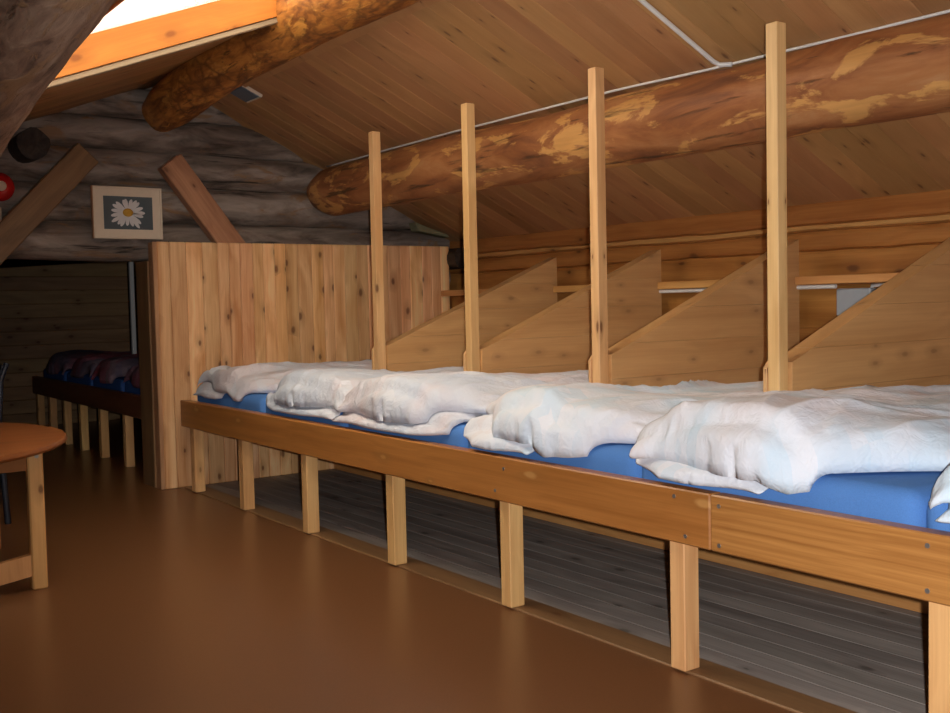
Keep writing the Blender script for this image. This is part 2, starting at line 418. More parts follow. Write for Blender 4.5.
# log gable
def rough_log(bm, p0, p1, r, n=24, step=.09, wob=.12, seed=0, rf=None):
    p0, p1 = Vector(p0), Vector(p1); k = max(3, int((p1-p0).length/step))
    pts = [p0.lerp(p1, i/k)+Vector((0, 0, .012*noise.noise(Vector((i*.35, seed, 0))))) for i in range(k+1)]
    tube(bm, pts, r, n, rf=rf, wob=wob, seed=seed)
bm = new()
rows = [(1.458, .114), (1.68, .115), (1.89, .112), (2.09, .104), (2.27, .097)]
for i, (z, r) in enumerate(rows):
    xa = max(XL, XA-(2.42-(z-.09))/TANL); xb = min(XW-.02, XW-((z-.09)-1.485)/TANR)
    rough_log(bm, (xa, YG+.095, z), (xb, YG+.095, z), r, seed=3+i*5)
for i in range(6): rough_log(bm, (2.12, YG+.095, .11+.22*i), (XW-.02, YG+.095, .11+.22*i), .118, seed=40+i)
prism(bm, [(XL, 1.36), (XW-.02, 1.36), (XW-.02, 1.49), (XA, 2.41), (XL, 1.16)], YG+.10, YG+.18, 0)
struct('wall_far', bm, M['gable'], smooth=True, sharp=.9)
# door opening post
bm = new(); box(bm, 2.02, 2.088, 6.085, 6.30, 0, 1.335, .004); struct('door_1', bm, M['brace'])
# thin board where the right slope meets the ridge log; pale chinking over the gable
bm = new()
box(bm, 2.40, 2.455, -.5, 6.16, 0, .018, .003)
for v in bm.verts: v.co.z += zr(v.co.x)-.020
struct('trim_3', bm, M['ceil'])
bm = new()
prism(bm, [(3.84, 1.605), (3.90, 1.585), (4.10, 1.528), (4.12, 1.505), (3.86, 1.545)], 6.03, 6.12, .004); struct('trim_4', bm, M['chink'])

# ------------------------------------------------------------------ logs of the roof
def roof_log(name, pts, rf, mat, label, seed, wob=.07):
    bm = new(); P = [Vector(p) for p in pts]; out = []
    L = sum((b-a).length for a, b in zip(P, P[1:])); k = int(L/.06)
    def at(t):
        d = t*L
        for a, b in zip(P, P[1:]):
            l = (b-a).length
            if d <= l+1e-6: return a.lerp(b, d/l)
            d -= l
        return P[-1]
    out = [at(i/k)+Vector((.008*noise.noise(Vector((i*.07, seed, 1))), 0, .008*noise.noise(Vector((i*.07, seed, 5))))) for i in range(k+1)]
    tube(bm, out, .1, 40, rf=rf, wob=wob, seed=seed)
    o = link(name, bm, mat, smooth=True, sharp=.9)
    return tag(o, label, 'beam')
roof_log('purlin_log', [(3.22, 6.16, 1.784), (3.22, .3, 1.784)], lambda t: .118+.032*min(1, t/.02) if t < .02 else .15, M['purlin'], 'long peeled log purlin under the right ceiling slope, behind the tall bunk posts', 11)
roof_log('ridge_log', [(2.17, 6.17, 2.222), (2.20, 5.3, 2.335), (2.285, 4.5, 2.425), (2.33, 3.5, 2.45), (2.33, .3, 2.45)], lambda t: .120+.02*min(1, t/.03)+.025*min(1, t*2.5), M['ridge'], 'orange-brown ridge log beside the skylight, ending at the log gable', 23, .10)
roof_log('corner_log', [(.565, 5.9, 1.226), (.344, 2.2, 1.4625), (.272, 1.0, 1.539), (.20, -.8, 1.47)], lambda t: .146, M['near'], 'thick grey-brown log close overhead in the top left corner, left of the skylight', 31, .10)
bm = new(); rough_log(bm, (1.398, 5.98, 1.955), (1.398, 6.19, 1.955), .084, 18, .05, .16, 7)
tag(link('log_stub', bm, M['end'], smooth=True, sharp=.8), 'short dark round log end sticking out of the gable above the left brace', 'log end')
bm = new(); rough_log(bm, (4.145, 5.90, 1.355), (4.145, 6.2, 1.355), .075, 18, .05, .12, 9)
tag(link('log_stub', bm, M['end'], smooth=True, sharp=.8), 'dark log end over the right end of the pine board partition', 'log end')

# ------------------------------------------------------------------ partition
bm = new(); x = 2.05; i = 0
random.seed(21)
while x < 4.09:
    w = random.choice((.082, .075, .09, .098, .07)); x1 = min(x+w, 4.09)
    if x1-x < .03: break
    box(bm, x+.0008, x1-.0008, 6.0, 6.022, .0, 1.442, .0045); x = x1
pt = thing('board_partition', 'pine partition of vertical knotty boards at the far end of the bunk', 'partition', (3.1, 6.02, 0))
link('boards', bm, M['part'], pt)
bm = new(); box(bm, 2.026, 2.05, 6.0, 6.08, 0, 1.440, .003); link('edge_board', bm, M['brace2'], pt)['label'] = 'reddish end board'
bm = new(); box(bm, 2.055, 4.09, 6.0235, 6.07, 1.36, 1.43, .003); box(bm, 2.055, 4.09, 6.0235, 6.07, .05, .12, .003); link('batten', bm, M['part'], pt)
random.seed(8)

# ------------------------------------------------------------------ diagonal braces on the gable
def brace(p0, p1, w, y0, y1, mat, label):
    p0, p1 = Vector((p0[0], 0, p0[1])), Vector((p1[0], 0, p1[1])); d = p1-p0; L = d.length
    bm = new(); box(bm, -w/2, w/2, -(y1-y0)/2, (y1-y0)/2, -L/2, L/2, .006)
    for i, v in enumerate(bm.verts): v.co.x += .004*noise.noise(v.co*7)
    o = link('diagonal_brace', bm, mat); o.location = ((p0+p1)/2)+Vector((0, (y0+y1)/2, 0))
    o.rotation_euler = (0, math.atan2(d.x, d.z), 0)
    return tag(o, label, 'brace')
brace((.76, .92), (1.712, 1.942), .150, 6.078, 6.168, M['brace'], 'dark brown squared diagonal brace on the gable left of the daisy picture')
brace((2.94, .92), (2.185, 1.925), .152, 6.083, 6.168, M['brace2'], 'reddish diagonal brace with a cut top, right of the daisy picture')

# ------------------------------------------------------------------ daisy picture
px0, px1, pz0, pz1, py = 1.724, 2.117, 1.460, 1.757, 6.075
pic = thing('framed_picture', 'framed daisy photograph with a wide cream mat on the log gable', 'picture', ((px0+px1)/2, py+.03, pz0))
bm = new()
f = .012
box(bm, px0, px0+f, py, py+.025, pz0, pz1, .002); box(bm, px1-f, px1, py, py+.025, pz0, pz1, .002)
box(bm, px0+f, px1-f, py, py+.025, pz0, pz0+f, .002); box(bm, px0+f, px1-f, py, py+.025, pz1-f, pz1, .002)
link('frame', bm, M['cream'], pic)
bm = new(); box(bm, px0-.006, px0-.0005, py+.002, py+.03, pz0, pz1, .001); link('frame_edge', bm, M['frame_red'], pic)['label'] = 'reddish wooden frame edge'
bm = new(); box(bm, px0+f, px1-f, py+.006, py+.02, pz0+f, pz1-f, 0); mt_ = link('mat', bm, M['cream'], pic)
ix0, ix1, iz0, iz1 = 1.781, 2.061, 1.514, 1.702
bm = new(); box(bm, ix0, ix1, py+.0045, py+.0062, iz0, iz1, 0); ph = link('photo_print', bm, M['photo'], pic)
bm = new(); fcx, fcz = 1.918, 1.610
for k in range(19):
    a = 2*pi*k/19+.1*random.uniform(-1, 1); L = random.uniform(.088, .112)*(1.0 if abs(cos(a)) > .5 else .82); w = .0098
    d = Vector((cos(a), 0, sin(a))); s = Vector((-sin(a), 0, cos(a))); c = Vector((fcx, py+.0035-.0001*(k % 3), fcz))
    prof = [(.015, .5), (.05, 1.), (L*.8, 1.05), (L*.95, .6), (L, .0)]
    pts = [c+d*t+s*w*q for t, q in prof]+[c+d*t-s*w*q for t, q in prof[::-1][1:]]
    vs = [bm.verts.new(p) for p in pts if iz0 < p.z < iz1 and True]
    if len(vs) >= 3: bm.faces.new(vs)
link('daisy_petals', bm, M['petal'], pic)
bm = new(); lathe(bm, (0, 0, 0), [(0, .003), (.018, .0025), (.030, 0), (.030, -.0005)], 24, Matrix.Translation((fcx, py+.003, fcz)) @ Matrix.Rotation(pi/2, 4, 'X') @ Matrix.Diagonal((1, .8, 1, 1)))
link('daisy_centre', bm, M['yolk'], pic, smooth=True)

# red bell at the left edge of the photo
bell = thing('alarm_bell', 'round red disc with a white centre on the gable at the left edge', 'alarm bell', (1.240, 6.1, 1.73))
mb = Matrix.Translation((1.240, 6.10, 1.728)) @ Matrix.Rotation(pi/2, 4, 'X')
bm = new(); lathe(bm, (0, 0, 0), [(0, .052), (.028, .050), (.055, .040), (.072, .020), (.078, 0), (.074, -.006), (0, -.006)], 40, mb); link('dome', bm, M['red'], bell, smooth=True, sharp=.8)
bm = new(); lathe(bm, (0, 0, 0), [(0, .060), (.020, .059), (.026, .054), (.026, .046), (0, .046)], 28, mb); link('hub', bm, M['cream'], bell, smooth=True, sharp=.8)['label'] = 'white round centre'
bm = new(); box(bm, 1.16, 1.246, 6.09, 6.14, 1.525, 1.632, .016)
tag(link('wall_fitting', bm, M['cream'], smooth=True, sharp=.5), 'small pale rounded fitting right below the red disc', 'wall fitting')

# ------------------------------------------------------------------ bunk platform
LEGY = [5.80, 5.115, 4.388, 3.625, 2.862, 2.066, 1.285]
plat = thing('bunk_platform', 'long varnished wooden bunk platform on pale legs along the right side', 'bunk', (2.16, 3.2, 0))
bm = new(); box(bm, XR, XR+.05, 1.892, 5.872, .376, .528, .004)
r1 = link('front_rail', bm, M['rail'], plat)
bm = new(); box(bm, XR, XR+.05, .2, 1.890, .376, .528, .004); r2 = link('front_rail', bm, M['rail_near'], plat); r2['label'] = 'front board with pronounced grain'
for y in LEGY:
    bm = new(); box(bm, 2.136, 2.196, y-.056, y, .0065 if y < 5.9 else 0, .3755, .003); link('leg', bm, M['leg'], plat)
bm = new(); box(bm, 2.161, 4.09, .2, 5.99, .45, .47, 0); link('deck', bm, M['under_edge'], plat)
bm = new(); box(bm, 3.15, 3.172, .2, 5.99, .001, .449, .002); link('back_board', bm, M['ledge'], plat)['label'] = 'pale board closing the back under the bunk'
for y, z in [(2.02, .505), (1.98, .40), (1.86, .50), (1.86, .395), (1.27, .50), (1.27, .40), (2.80, .49), (2.85, .41)]:
    bm = new(); tube(bm, [(XR-.0015, y, z), (XR+.002, y, z)], .006, 10); link('screw', bm, M['screw'], plat)

# ------------------------------------------------------------------ dividers: post + sloping panel
def make_divider(y, ztop):
    root = thing('bunk_divider', '', 'bunk divider', (2.83, y, .47), 'post and panel dividers between the mattresses')
    bm = new(); box(bm, 2.806, 2.853, y-.022, y+.024, .471, ztop, .002); link('post', bm, M['post'], root)
    # panel of horizontal boards with a sloped top
    bm = new(); x0, x1 = 2.856, 4.035; z0, s = .832, .4045
    ya, yb = y-.036, y+.040
    cuts = [.471, .60, .735, .875, 1.015, 1.155, 1.40]
    for a, b in zip(cuts, cuts[1:]):
        def topz(x): return z0+s*(x-x0)
        pts = []
        xa = x0 if topz(x0) > a else x0+(a-z0)/s
        pts.append((xa, a+.0002)); pts.append((x1, a+.0002))
        if topz(x1) <= b: pts.append((x1, topz(x1)))
        else:
            pts.append((x1, b-.0002)); 
            xb = x0+(b-z0)/s
            if xb > x0: pts.append((xb, b-.0006))
            else: pts.append((x0, b-.0006))
        if topz(x0) > a and topz(x0) < b: pts.append((x0, topz(x0)))
        prism(bm, pts, ya, yb, .0003)
    link('panel', bm, M['panel'], root)
    bm = new(); prism(bm, [(2.80, .471), (2.855, .471), (2.855, .838), (2.825, .838), (2.80, .812)], y+.0245, y+.040, .002)
    link('end_block', bm, M['post'], root)
    return root
DL = ['shortest-looking post with its sloping panel, nearest the pine partition', 'post with its sloping panel, second from the pine partition',
      'post with its sloping panel, third from the pine partition', 'post standing tallest in the photo and its panel, running to the right edge']
for y, zt, lb in zip(POSTY, POSTZ, DL): make_divider(y, zt)['label'] = lb

# ledges, conduit and box on the eaves wall
bays = [(4.866, 5.985), (4.014, 4.786), (3.141, 3.934), (2.275, 3.061), (.3, 2.195)]
BL = ['beside the partition', 'between the first and second divider panels', 'between the second and third divider panels', 'between the third and fourth divider panels', 'beyond the nearest divider panel']
for (a, b), s in zip(bays, BL):
    bm = new(); box(bm, 4.0, XW-.012, a, b, 1.100, 1.138, .003)
    tag(link('wall_ledge', bm, M['ledge']), 'pale wooden ledge on the eaves wall '+s, 'ledge', 'ledges on the eaves wall')
for (a, b), s in [((3.18, 3.96), 'between the second and third divider panels'), ((2.86, 3.08), 'ending at the grey box')]:
    bm = new(); tube(bm, [(4.025, a, 1.0885), (4.025, b-.03, 1.0885), (4.025, b-.005, 1.0885)], .010, 10)
    tag(link('conduit', bm, M['white_plastic'], smooth=True, sharp=.8), 'white conduit under the wall ledge '+s, 'conduit')
bx = thing('junction_box', 'grey box below the ledge behind the nearest sloping panel', 'junction box', (4.09, 2.78, 1.04))
bm = new(); box(bm, 4.045, 4.0985, 2.70, 2.875, .955, 1.078, .006); link('housing', bm, M['grey_plastic'], bx)
bm = new(); tube(bm, [(4.085, 2.72, 1.079), (4.085, 2.72, 1.09), (4.085, 2.60, 1.09)], .008, 8); link('cable_stub', bm, M['white_plastic'], bx, smooth=True)['label'] = 'white cable'

# ceiling cables and plate
bm = new()
ys = [6.1, 5.4, 4.82, 4.2, 3.5, 2.9, 2.78, 2.3, 1.86, 1.2, .5]
pts = []
for i in range(len(ys)-1):
    for k in range(6):
        y = ys[i]+(ys[i+1]-ys[i])*k/6
        x = interp([(.5, 3.226), (1.86, 3.222), (2.78, 3.212), (3.4, 3.195), (4.8, 3.196), (6.1, 3.215)], y)+.004*noise.noise(Vector((y*2.3, 0, 0)))
        pts.append((x, y, zr(x)-.008))
tube(bm, pts, .0055, 8)
cb = tag(link('ceiling_cable', bm, M['white_plastic'], smooth=True), 'thin white cable running along the top of the purlin log', 'cable')
bm = new(); tube(bm, [(x, 2.80, zr(x)-.0125) for x in (2.40, 2.7, 3.0, 3.17)]+[(3.195, 2.79, zr(3.195)-.0125), (3.206, 2.74, zr(3.206)-.014)], .0095, 10)
tag(link('ceiling_cable', bm, M['white_plastic'], smooth=True), 'thicker white cable running down the ceiling slope to the thin one', 'cable')
bm = new(); box(bm, -.06, .06, -.095, .095, -.022, -.001, .006)
bp = thing('ceiling_plate', 'small slate-grey plate on the ceiling right of the ridge log', 'ceiling plate', (0, 0, 0))
link('cover', bm, M['slate'], bp)
bm = new(); box(bm, .0605, .07, -.095, .095, -.020, -.001, .003); box(bm, -.06, .07, -.105, -.0955, -.020, -.001, .003); link('rim', bm, M['cream'], bp)['label'] = 'pale rim'
bp.location = (2.495, 5.70, zr(2.495)); bp.rotation_euler = (0, math.atan(TANR), 0)

# ------------------------------------------------------------------ mattresses
def mattress(name, x0, x1, y0, y1, z0, z1, mat, label, cat, group, rad=.045, pinch=None):
    bm = new(); vs = box(bm, x0, x1, y0, y1, z0, z1, 0)
    es = [e for e in bm.edges]
    bmesh.ops.bevel(bm, geom=es, offset=rad, segments=5, affect='EDGES', profile=.5)
    bmesh.ops.subdivide_edges(bm, edges=[e for e in bm.edges if e.calc_length() > .3], cuts=10, use_grid_fill=True)
    for v in bm.verts:
        if pinch:
            t = min(1, max(0, (v.co.x-2.45)/.3)); t = t*t*(3-2*t)
            pa, pb = y0+(pinch[0]-y0)*t, y1+(pinch[1]-y1)*t
            v.co.y = pa+(v.co.y-y0)/(y1-y0)*(pb-pa)
    for v in bm.verts:
        if v.co.z > z0+.02:
            v.co += Vector((.003*noise.noise(v.co*4), 0, .004*noise.noise(v.co*5+Vector((3, 1, 0)))))
    o = link(name, bm, mat, smooth=True); return tag(o, label, cat, group)
ML_ = ['blue-sheeted mattress against the pine partition, farthest along the bunk', 'second blue-sheeted mattress from the pine partition', 'third blue-sheeted mattress from the pine partition',
       'fourth blue-sheeted mattress from the partition, left of the tallest post', 'bright blue mattress nearest the camera under the largest white duvet', 'blue mattress cut off at the right edge, a corner showing']
PE = POSTY+[1.375]
BEDY = [(PE[0]+.044, 5.80)]+[(PE[k+1]+.044, PE[k]-.040) for k in range(4)]+[(.46, 1.33)]
for i in range(6):
    mattress('mattress', 2.172, 4.03, JOINT[i+1]+.0015, JOINT[i]-.0015, .4715, .602, M['sheet'], ML_[i], 'mattress', 'blue mattresses on the bunk', pinch=BEDY[i])

# ------------------------------------------------------------------ duvets
def crease(p, sharp=2.2):
    return max(0, 1-abs(noise.noise(p))*sharp)**2
def crumple(p, seed):
    q = p+Vector((noise.noise(p*2.3+Vector((seed, 0, 0))), noise.noise(p*2.3+Vector((0, seed, 9))), 0))*.11
    a = crease(Vector((q.x*.9+q.y*.5, q.y*5.0-q.x*1.3, seed)), 2.0)
    b = crease(Vector((q.x*2.0-q.y*1.5, q.y*8.5+q.x*2.0, seed+3)))
    c = crease(Vector((q.x*5.-q.y*6, q.y*15.+q.x*6., seed+7)), 1.9)
    big = noise.noise(q*2.6+Vector((0, 0, seed)))
    return 1.15*a+.50*b+.16*c-.55, big
def blob(bm, yl, yr, front, back, base, h, nu, nv, seed, rad=.09, wr=.014, mid=.45, lump=.02, backrad=.12, back_y=None, taper=.0, jag=.012, frad=None):
    """soft closed slab; u runs from the far side (yl) to the near side (yr), v from the front edge to the back"""
    top, bot = {}, {}
    for i in range(nu+1):
        u = i/nu; u = u+.35*(.5-.5*cos(2*pi*u))*0+(.06*sin(4*pi*u)*-.0)
        u = .5-.5*(1 if u < .5 else -1)*abs(1-2*u)**.8
        for j in range(nv+1):
            v = (j/nv)**1.6
            fx = front(u)+jag*noise.noise(Vector((u*9, seed, 4)))+jag*.6*noise.noise(Vector((u*26, seed, 8)))
            x = fx+(back-fx)*v
            ya, yb = yl, yr
            if back_y:
                t = min(1, max(0, (x-2.42)/.33)); t = t*t*(3-2*t)
                ya, yb = yl+(back_y[1]-yl)*t, yr+(back_y[0]-yr)*t
            W = abs(ya-yb)
            y = ya+(yb-ya)*u
            d = min(u*W, (1-u)*W)/rad; e = (x-fx)/rad; g = (back-x)/backrad
            def q(t): t = min(1, max(0, t)); return sqrt(max(0, 1-(1-t)**2))
            pf = q(d)*(q(e) if frad is None else (1-(1-min(1, max(0, (x-fx)/frad)))**2.0)**.62)*q(g)
            wk, big = crumple(Vector((x, y, 0)), seed*1.37)
            hh = h*(1-taper*min(1, max(0, (x-2.3)/.7)))
            wrk = wr*wk+lump*big
            side = max(0, 1-e)
            wrk2 = wr*.9*(crease(Vector((y*21, seed, x*3)), 1.8)-.4)*side
            b = base(x, u) if callable(base) else base
            zt = b+mid*hh+(1-mid)*hh*pf+(wrk+wrk2)*min(1, pf*1.5)
            zb = b+mid*hh-mid*hh*pf
            if i in (0, nu) or j in (0, nv):
                top[i, j] = bot[i, j] = bm.verts.new((x, y, b+mid*hh+.3*wrk))
            else:
                xs = x-.5*(wrk2+.5*wr*wk)*side
                top[i, j] = bm.verts.new((xs, y, max(zt, zb+.004))); bot[i, j] = bm.verts.new((x, y, zb))
    for i in range(nu):
        for j in range(nv):
            bm.faces.new((top[i, j], top[i+1, j], top[i+1, j+1], top[i, j+1]))
            try: bm.faces.new((bot[i, j], bot[i, j+1], bot[i+1, j+1], bot[i+1, j]))
            except ValueError: pass
def over_edge(x):
    if x >= 2.215: return .607
    if x >= 2.170: return .560+sqrt(max(0, .045**2-(2.215-x)**2))+.003
    return .563-(2.170-x)*.3
# two settled quilt outlines in millimetres: one line of x, y and z values for each row across the bed
SHAPE_COLUMNS = 33
SHAPE_FLAT = [
    [-106, 530, 8, -70, 527, 15, -33, 522, 19, 1, 522, 21, 39, 524, 21, 76, 526, 20, 114, 526, 19, 151, 526, 19, 189, 526, 18, 226, 524, 18, 264, 522, 18, 301, 519, 18, 338, 512, 17, 373, 498, 13, 408, 484, 11, 444, 473, 9, 498, 454, 8, 551, 436, 8, 605, 418, 9, 644, 401, 21, 700, 401, 19, 774, 401, 25, 883, 400, 27, 994, 400, 11, 1105, 390, 7, 1217, 388, 7, 1330, 387, 8, 1442, 382, 7, 1551, 393, 19, 1639, 379, 17, 1729, 385, 21, 1826, 392, 24, 1831, 399, 7],
    [-103, 501, 14, -68, 501, 27, -31, 501, 36, 6, 500, 36, 43, 498, 32, 80, 497, 26, 117, 496, 22, 155, 497, 26, 191, 498, 31, 229, 495, 29, 266, 493, 28, 303, 492, 32, 340, 486, 34, 377, 479, 33, 414, 473, 33, 451, 467, 32, 506, 457, 31, 561, 443, 31, 607, 414, 29, 650, 396, 30, 706, 398, 29, 774, 399, 37, 886, 401, 28, 998, 397, 27, 1107, 386, 19, 1220, 387, 11, 1332, 394, 20, 1442, 400, 25, 1546, 387, 14, 1642, 389, 21, 1723, 364, 8, 1822, 374, 8, 1841, 376, 9],
    [-97, 471, 17, -64, 472, 35, -27, 471, 40, 10, 469, 34, 47, 468, 31, 84, 467, 31, 121, 470, 39, 158, 470, 40, 195, 469, 42, 232, 467, 41, 269, 466, 33, 306, 462, 30, 343, 456, 27, 379, 449, 25, 416, 443, 26, 453, 436, 30, 508, 431, 43, 560, 423, 53, 609, 400, 49, 659, 390, 55, 709, 394, 57, 780, 401, 65, 890, 398, 56, 1001, 402, 50, 1111, 401, 40, 1223, 400, 31, 1333, 394, 33, 1443, 395, 42, 1551, 388, 40, 1648, 386, 15, 1740, 385, 14, 1823, 367, 20, 1836, 363, 7],
    [-90, 441, 20, -60, 443, 42, -23, 441, 36, 14, 439, 36, 51, 440, 43, 88, 442, 49, 125, 441, 46, 162, 440, 45, 198, 438, 40, 235, 437, 32, 271, 436, 24, 308, 432, 25, 344, 428, 32, 381, 422, 36, 417, 416, 41, 453, 416, 52, 507, 414, 68, 561, 407, 78, 611, 399, 77, 665, 391, 77, 713, 389, 82, 783, 396, 88, 894, 400, 84, 1005, 402, 78, 1116, 396, 68, 1227, 399, 59, 1334, 398, 61, 1444, 392, 65, 1552, 386, 64, 1653, 369, 36, 1749, 384, 39, 1836, 365, 10, 1837, 372, 27],
    [-85, 412, 24, -58, 413, 40, -20, 412, 43, 17, 413, 51, 54, 412, 56, 91, 411, 53, 126, 412, 42, 163, 410, 36, 199, 409, 29, 236, 407, 27, 272, 407, 33, 308, 405, 42, 345, 400, 46, 381, 395, 52, 416, 396, 64, 452, 395, 74, 507, 390, 86, 561, 385, 97, 613, 382, 100, 669, 373, 99, 714, 370, 104, 787, 377, 108, 897, 378, 101, 1008, 379, 95, 1119, 379, 82, 1230, 377, 77, 1334, 373, 66, 1444, 371, 78, 1555, 368, 85, 1659, 352, 57, 1753, 360, 51, 1848, 369, 8, 1863, 370, 21],
    [-84, 391, 25, -57, 385, 49, -19, 384, 55, 19, 383, 59, 57, 382, 58, 92, 382, 47, 126, 382, 34, 163, 381, 29, 200, 380, 33, 235, 382, 43, 272, 382, 51, 308, 378, 55, 344, 376, 64, 380, 374, 72, 415, 373, 83, 452, 370, 91, 506, 366, 102, 560, 359, 110, 615, 357, 114, 670, 350, 114, 716, 350, 123, 790, 350, 113, 899, 351, 105, 1010, 352, 101, 1120, 351, 86, 1231, 350, 79, 1336, 346, 68, 1445, 346, 68, 1555, 343, 77, 1659, 333, 70, 1758, 334, 51, 1861, 350, 22, 1874, 352, 8],
    [-87, 361, 23, -55, 357, 43, -19, 355, 55, 19, 354, 60, 56, 353, 54, 90, 353, 39, 126, 352, 31, 162, 353, 39, 197, 354, 49, 233, 355, 57, 270, 355, 64, 306, 352, 69, 342, 352, 81, 378, 350, 89, 414, 346, 94, 450, 344, 103, 505, 341, 116, 560, 336, 122, 614, 330, 120, 670, 325, 126, 719, 324, 132, 791, 323, 117, 901, 324, 109, 1011, 325, 104, 1122, 325, 92, 1232, 324, 81, 1337, 319, 68, 1446, 320, 64, 1556, 320, 63, 1666, 313, 76, 1761, 309, 41, 1868, 324, 25, 1880, 326, 11],
    [-91, 331, 22, -55, 329, 36, -19, 326, 47, 17, 324, 59, 52, 324, 45, 87, 325, 35, 123, 324, 41, 158, 327, 52, 194, 327, 60, 231, 327, 68, 267, 327, 75, 303, 327, 84, 339, 325, 93, 375, 322, 99, 412, 320, 105, 448, 317, 113, 503, 314, 122, 558, 308, 126, 613, 304, 129, 668, 300, 137, 720, 298, 139, 791, 297, 121, 901, 297, 109, 1011, 298, 107, 1122, 298, 96, 1231, 297, 83, 1340, 296, 82, 1447, 293, 62, 1557, 294, 57, 1666, 288, 66, 1765, 283, 36, 1873, 298, 27, 1885, 299, 12],
    [-95, 301, 23, -62, 300, 42, -26, 298, 55, 11, 296, 50, 46, 296, 40, 82, 297, 44, 117, 298, 54, 153, 299, 63, 190, 299, 70, 226, 299, 78, 262, 300, 85, 299, 299, 94, 335, 297, 101, 372, 294, 107, 408, 292, 114, 444, 290, 122, 500, 286, 127, 555, 281, 129, 610, 278, 138, 665, 275, 147, 719, 272, 143, 790, 270, 127, 899, 270, 110, 1010, 271, 108, 1121, 271, 100, 1230, 270, 83, 1340, 269, 81, 1447, 266, 62, 1557, 268, 61, 1665, 264, 55, 1773, 265, 51, 1878, 271, 29, 1890, 273, 14],
    [-100, 271, 23, -69, 271, 43, -33, 269, 56, 3, 268, 45, 41, 267, 43, 76, 269, 54, 111, 270, 64, 148, 270, 71, 184, 271, 78, 221, 271, 86, 257, 271, 94, 294, 270, 101, 330, 268, 107, 367, 266, 114, 403, 264, 121, 440, 262, 127, 496, 258, 133, 551, 255, 138, 606, 251, 145, 661, 248, 153, 716, 245, 145, 788, 244, 132, 898, 244, 111, 1008, 245, 110, 1119, 245, 101, 1229, 243, 89, 1339, 243, 89, 1446, 239, 64, 1558, 242, 65, 1666, 241, 41, 1774, 238, 51, 1882, 245, 30, 1894, 246, 15],
    [-107, 241, 23, -78, 242, 47, -40, 240, 51, -3, 238, 46, 35, 237, 46, 69, 240, 61, 105, 241, 70, 142, 242, 78, 178, 242, 86, 215, 242, 92, 252, 242, 99, 288, 241, 106, 325, 240, 113, 362, 238, 119, 398, 236, 126, 435, 234, 132, 491, 231, 138, 547, 227, 142, 602, 224, 150, 657, 221, 150, 712, 218, 145, 785, 217, 134, 895, 217, 117, 1006, 218, 112, 1117, 218, 104, 1227, 217, 94, 1338, 217, 90, 1447, 214, 73, 1558, 215, 67, 1666, 214, 44, 1776, 214, 40, 1886, 218, 31, 1897, 219, 15],
    [-113, 212, 23, -85, 212, 48, -47, 210, 51, -9, 209, 51, 29, 208, 52, 62, 212, 69, 98, 212, 76, 135, 212, 83, 172, 212, 90, 209, 213, 98, 245, 213, 105, 282, 212, 112, 319, 211, 117, 356, 209, 123, 393, 207, 129, 430, 205, 134, 486, 203, 143, 542, 200, 147, 597, 197, 153, 653, 194, 149, 708, 191, 145, 782, 190, 136, 892, 191, 121, 1004, 191, 115, 1115, 191, 109, 1226, 191, 100, 1336, 190, 89, 1448, 189, 85, 1557, 188, 70, 1668, 189, 54, 1777, 188, 39, 1888, 191, 31, 1900, 192, 15],
    [-119, 182, 22, -92, 183, 49, -54, 181, 48, -15, 179, 49, 21, 181, 63, 56, 182, 74, 93, 183, 82, 130, 183, 88, 167, 183, 95, 204, 183, 102, 240, 183, 109, 277, 183, 115, 314, 181, 121, 352, 180, 127, 389, 179, 133, 426, 177, 138, 482, 175, 146, 538, 172, 151, 594, 170, 152, 650, 167, 148, 705, 164, 142, 779, 163, 137, 890, 164, 125, 1001, 164, 116, 1113, 164, 112, 1224, 164, 106, 1335, 163, 91, 1447, 163, 90, 1557, 161, 73, 1669, 163, 61, 1777, 161, 38, 1891, 164, 31, 1901, 165, 15],
    [-122, 152, 23, -97, 153, 50, -59, 152, 53, -22, 152, 60, 15, 153, 72, 51, 153, 79, 88, 153, 86, 125, 153, 92, 162, 153, 99, 199, 153, 107, 236, 154, 113, 273, 154, 120, 311, 152, 125, 348, 151, 131, 385, 150, 137, 422, 148, 140, 478, 146, 149, 535, 144, 152, 591, 142, 150, 647, 140, 146, 702, 138, 138, 777, 136, 135, 888, 137, 128, 1000, 137, 121, 1112, 138, 114, 1223, 137, 104, 1334, 136, 92, 1446, 136, 92, 1558, 135, 77, 1669, 136, 64, 1778, 134, 35, 1892, 137, 31, 1902, 138, 14],
    [-123, 122, 24, -101, 123, 50, -62, 122, 53, -26, 123, 67, 11, 123, 76, 48, 123, 82, 85, 123, 89, 122, 123, 96, 160, 123, 102, 197, 124, 109, 234, 124, 116, 271, 124, 122, 308, 123, 128, 345, 122, 133, 382, 121, 139, 420, 120, 144, 476, 118, 150, 532, 116, 154, 589, 114, 150, 645, 112, 144, 700, 111, 138, 775, 110, 130, 887, 110, 127, 999, 111, 123, 1111, 111, 116, 1223, 111, 105, 1334, 110, 97, 1446, 109, 92, 1558, 109, 80, 1669, 109, 65, 1779, 108, 41, 1893, 110, 31, 1903, 111, 14],
    [-125, 94, 24, -103, 93, 51, -66, 93, 60, -28, 93, 70, 9, 93, 78, 46, 93, 85, 83, 93, 92, 120, 94, 99, 158, 94, 106, 195, 94, 112, 232, 94, 119, 269, 94, 125, 306, 93, 131, 344, 92, 135, 381, 92, 140, 418, 91, 146, 474, 89, 152, 531, 88, 152, 587, 86, 150, 643, 85, 144, 699, 84, 136, 774, 83, 127, 886, 84, 131, 999, 84, 124, 1111, 84, 118, 1222, 84, 104, 1335, 84, 105, 1446, 83, 94, 1558, 82, 84, 1669, 82, 67, 1780, 82, 47, 1894, 83, 31, 1904, 84, 14],
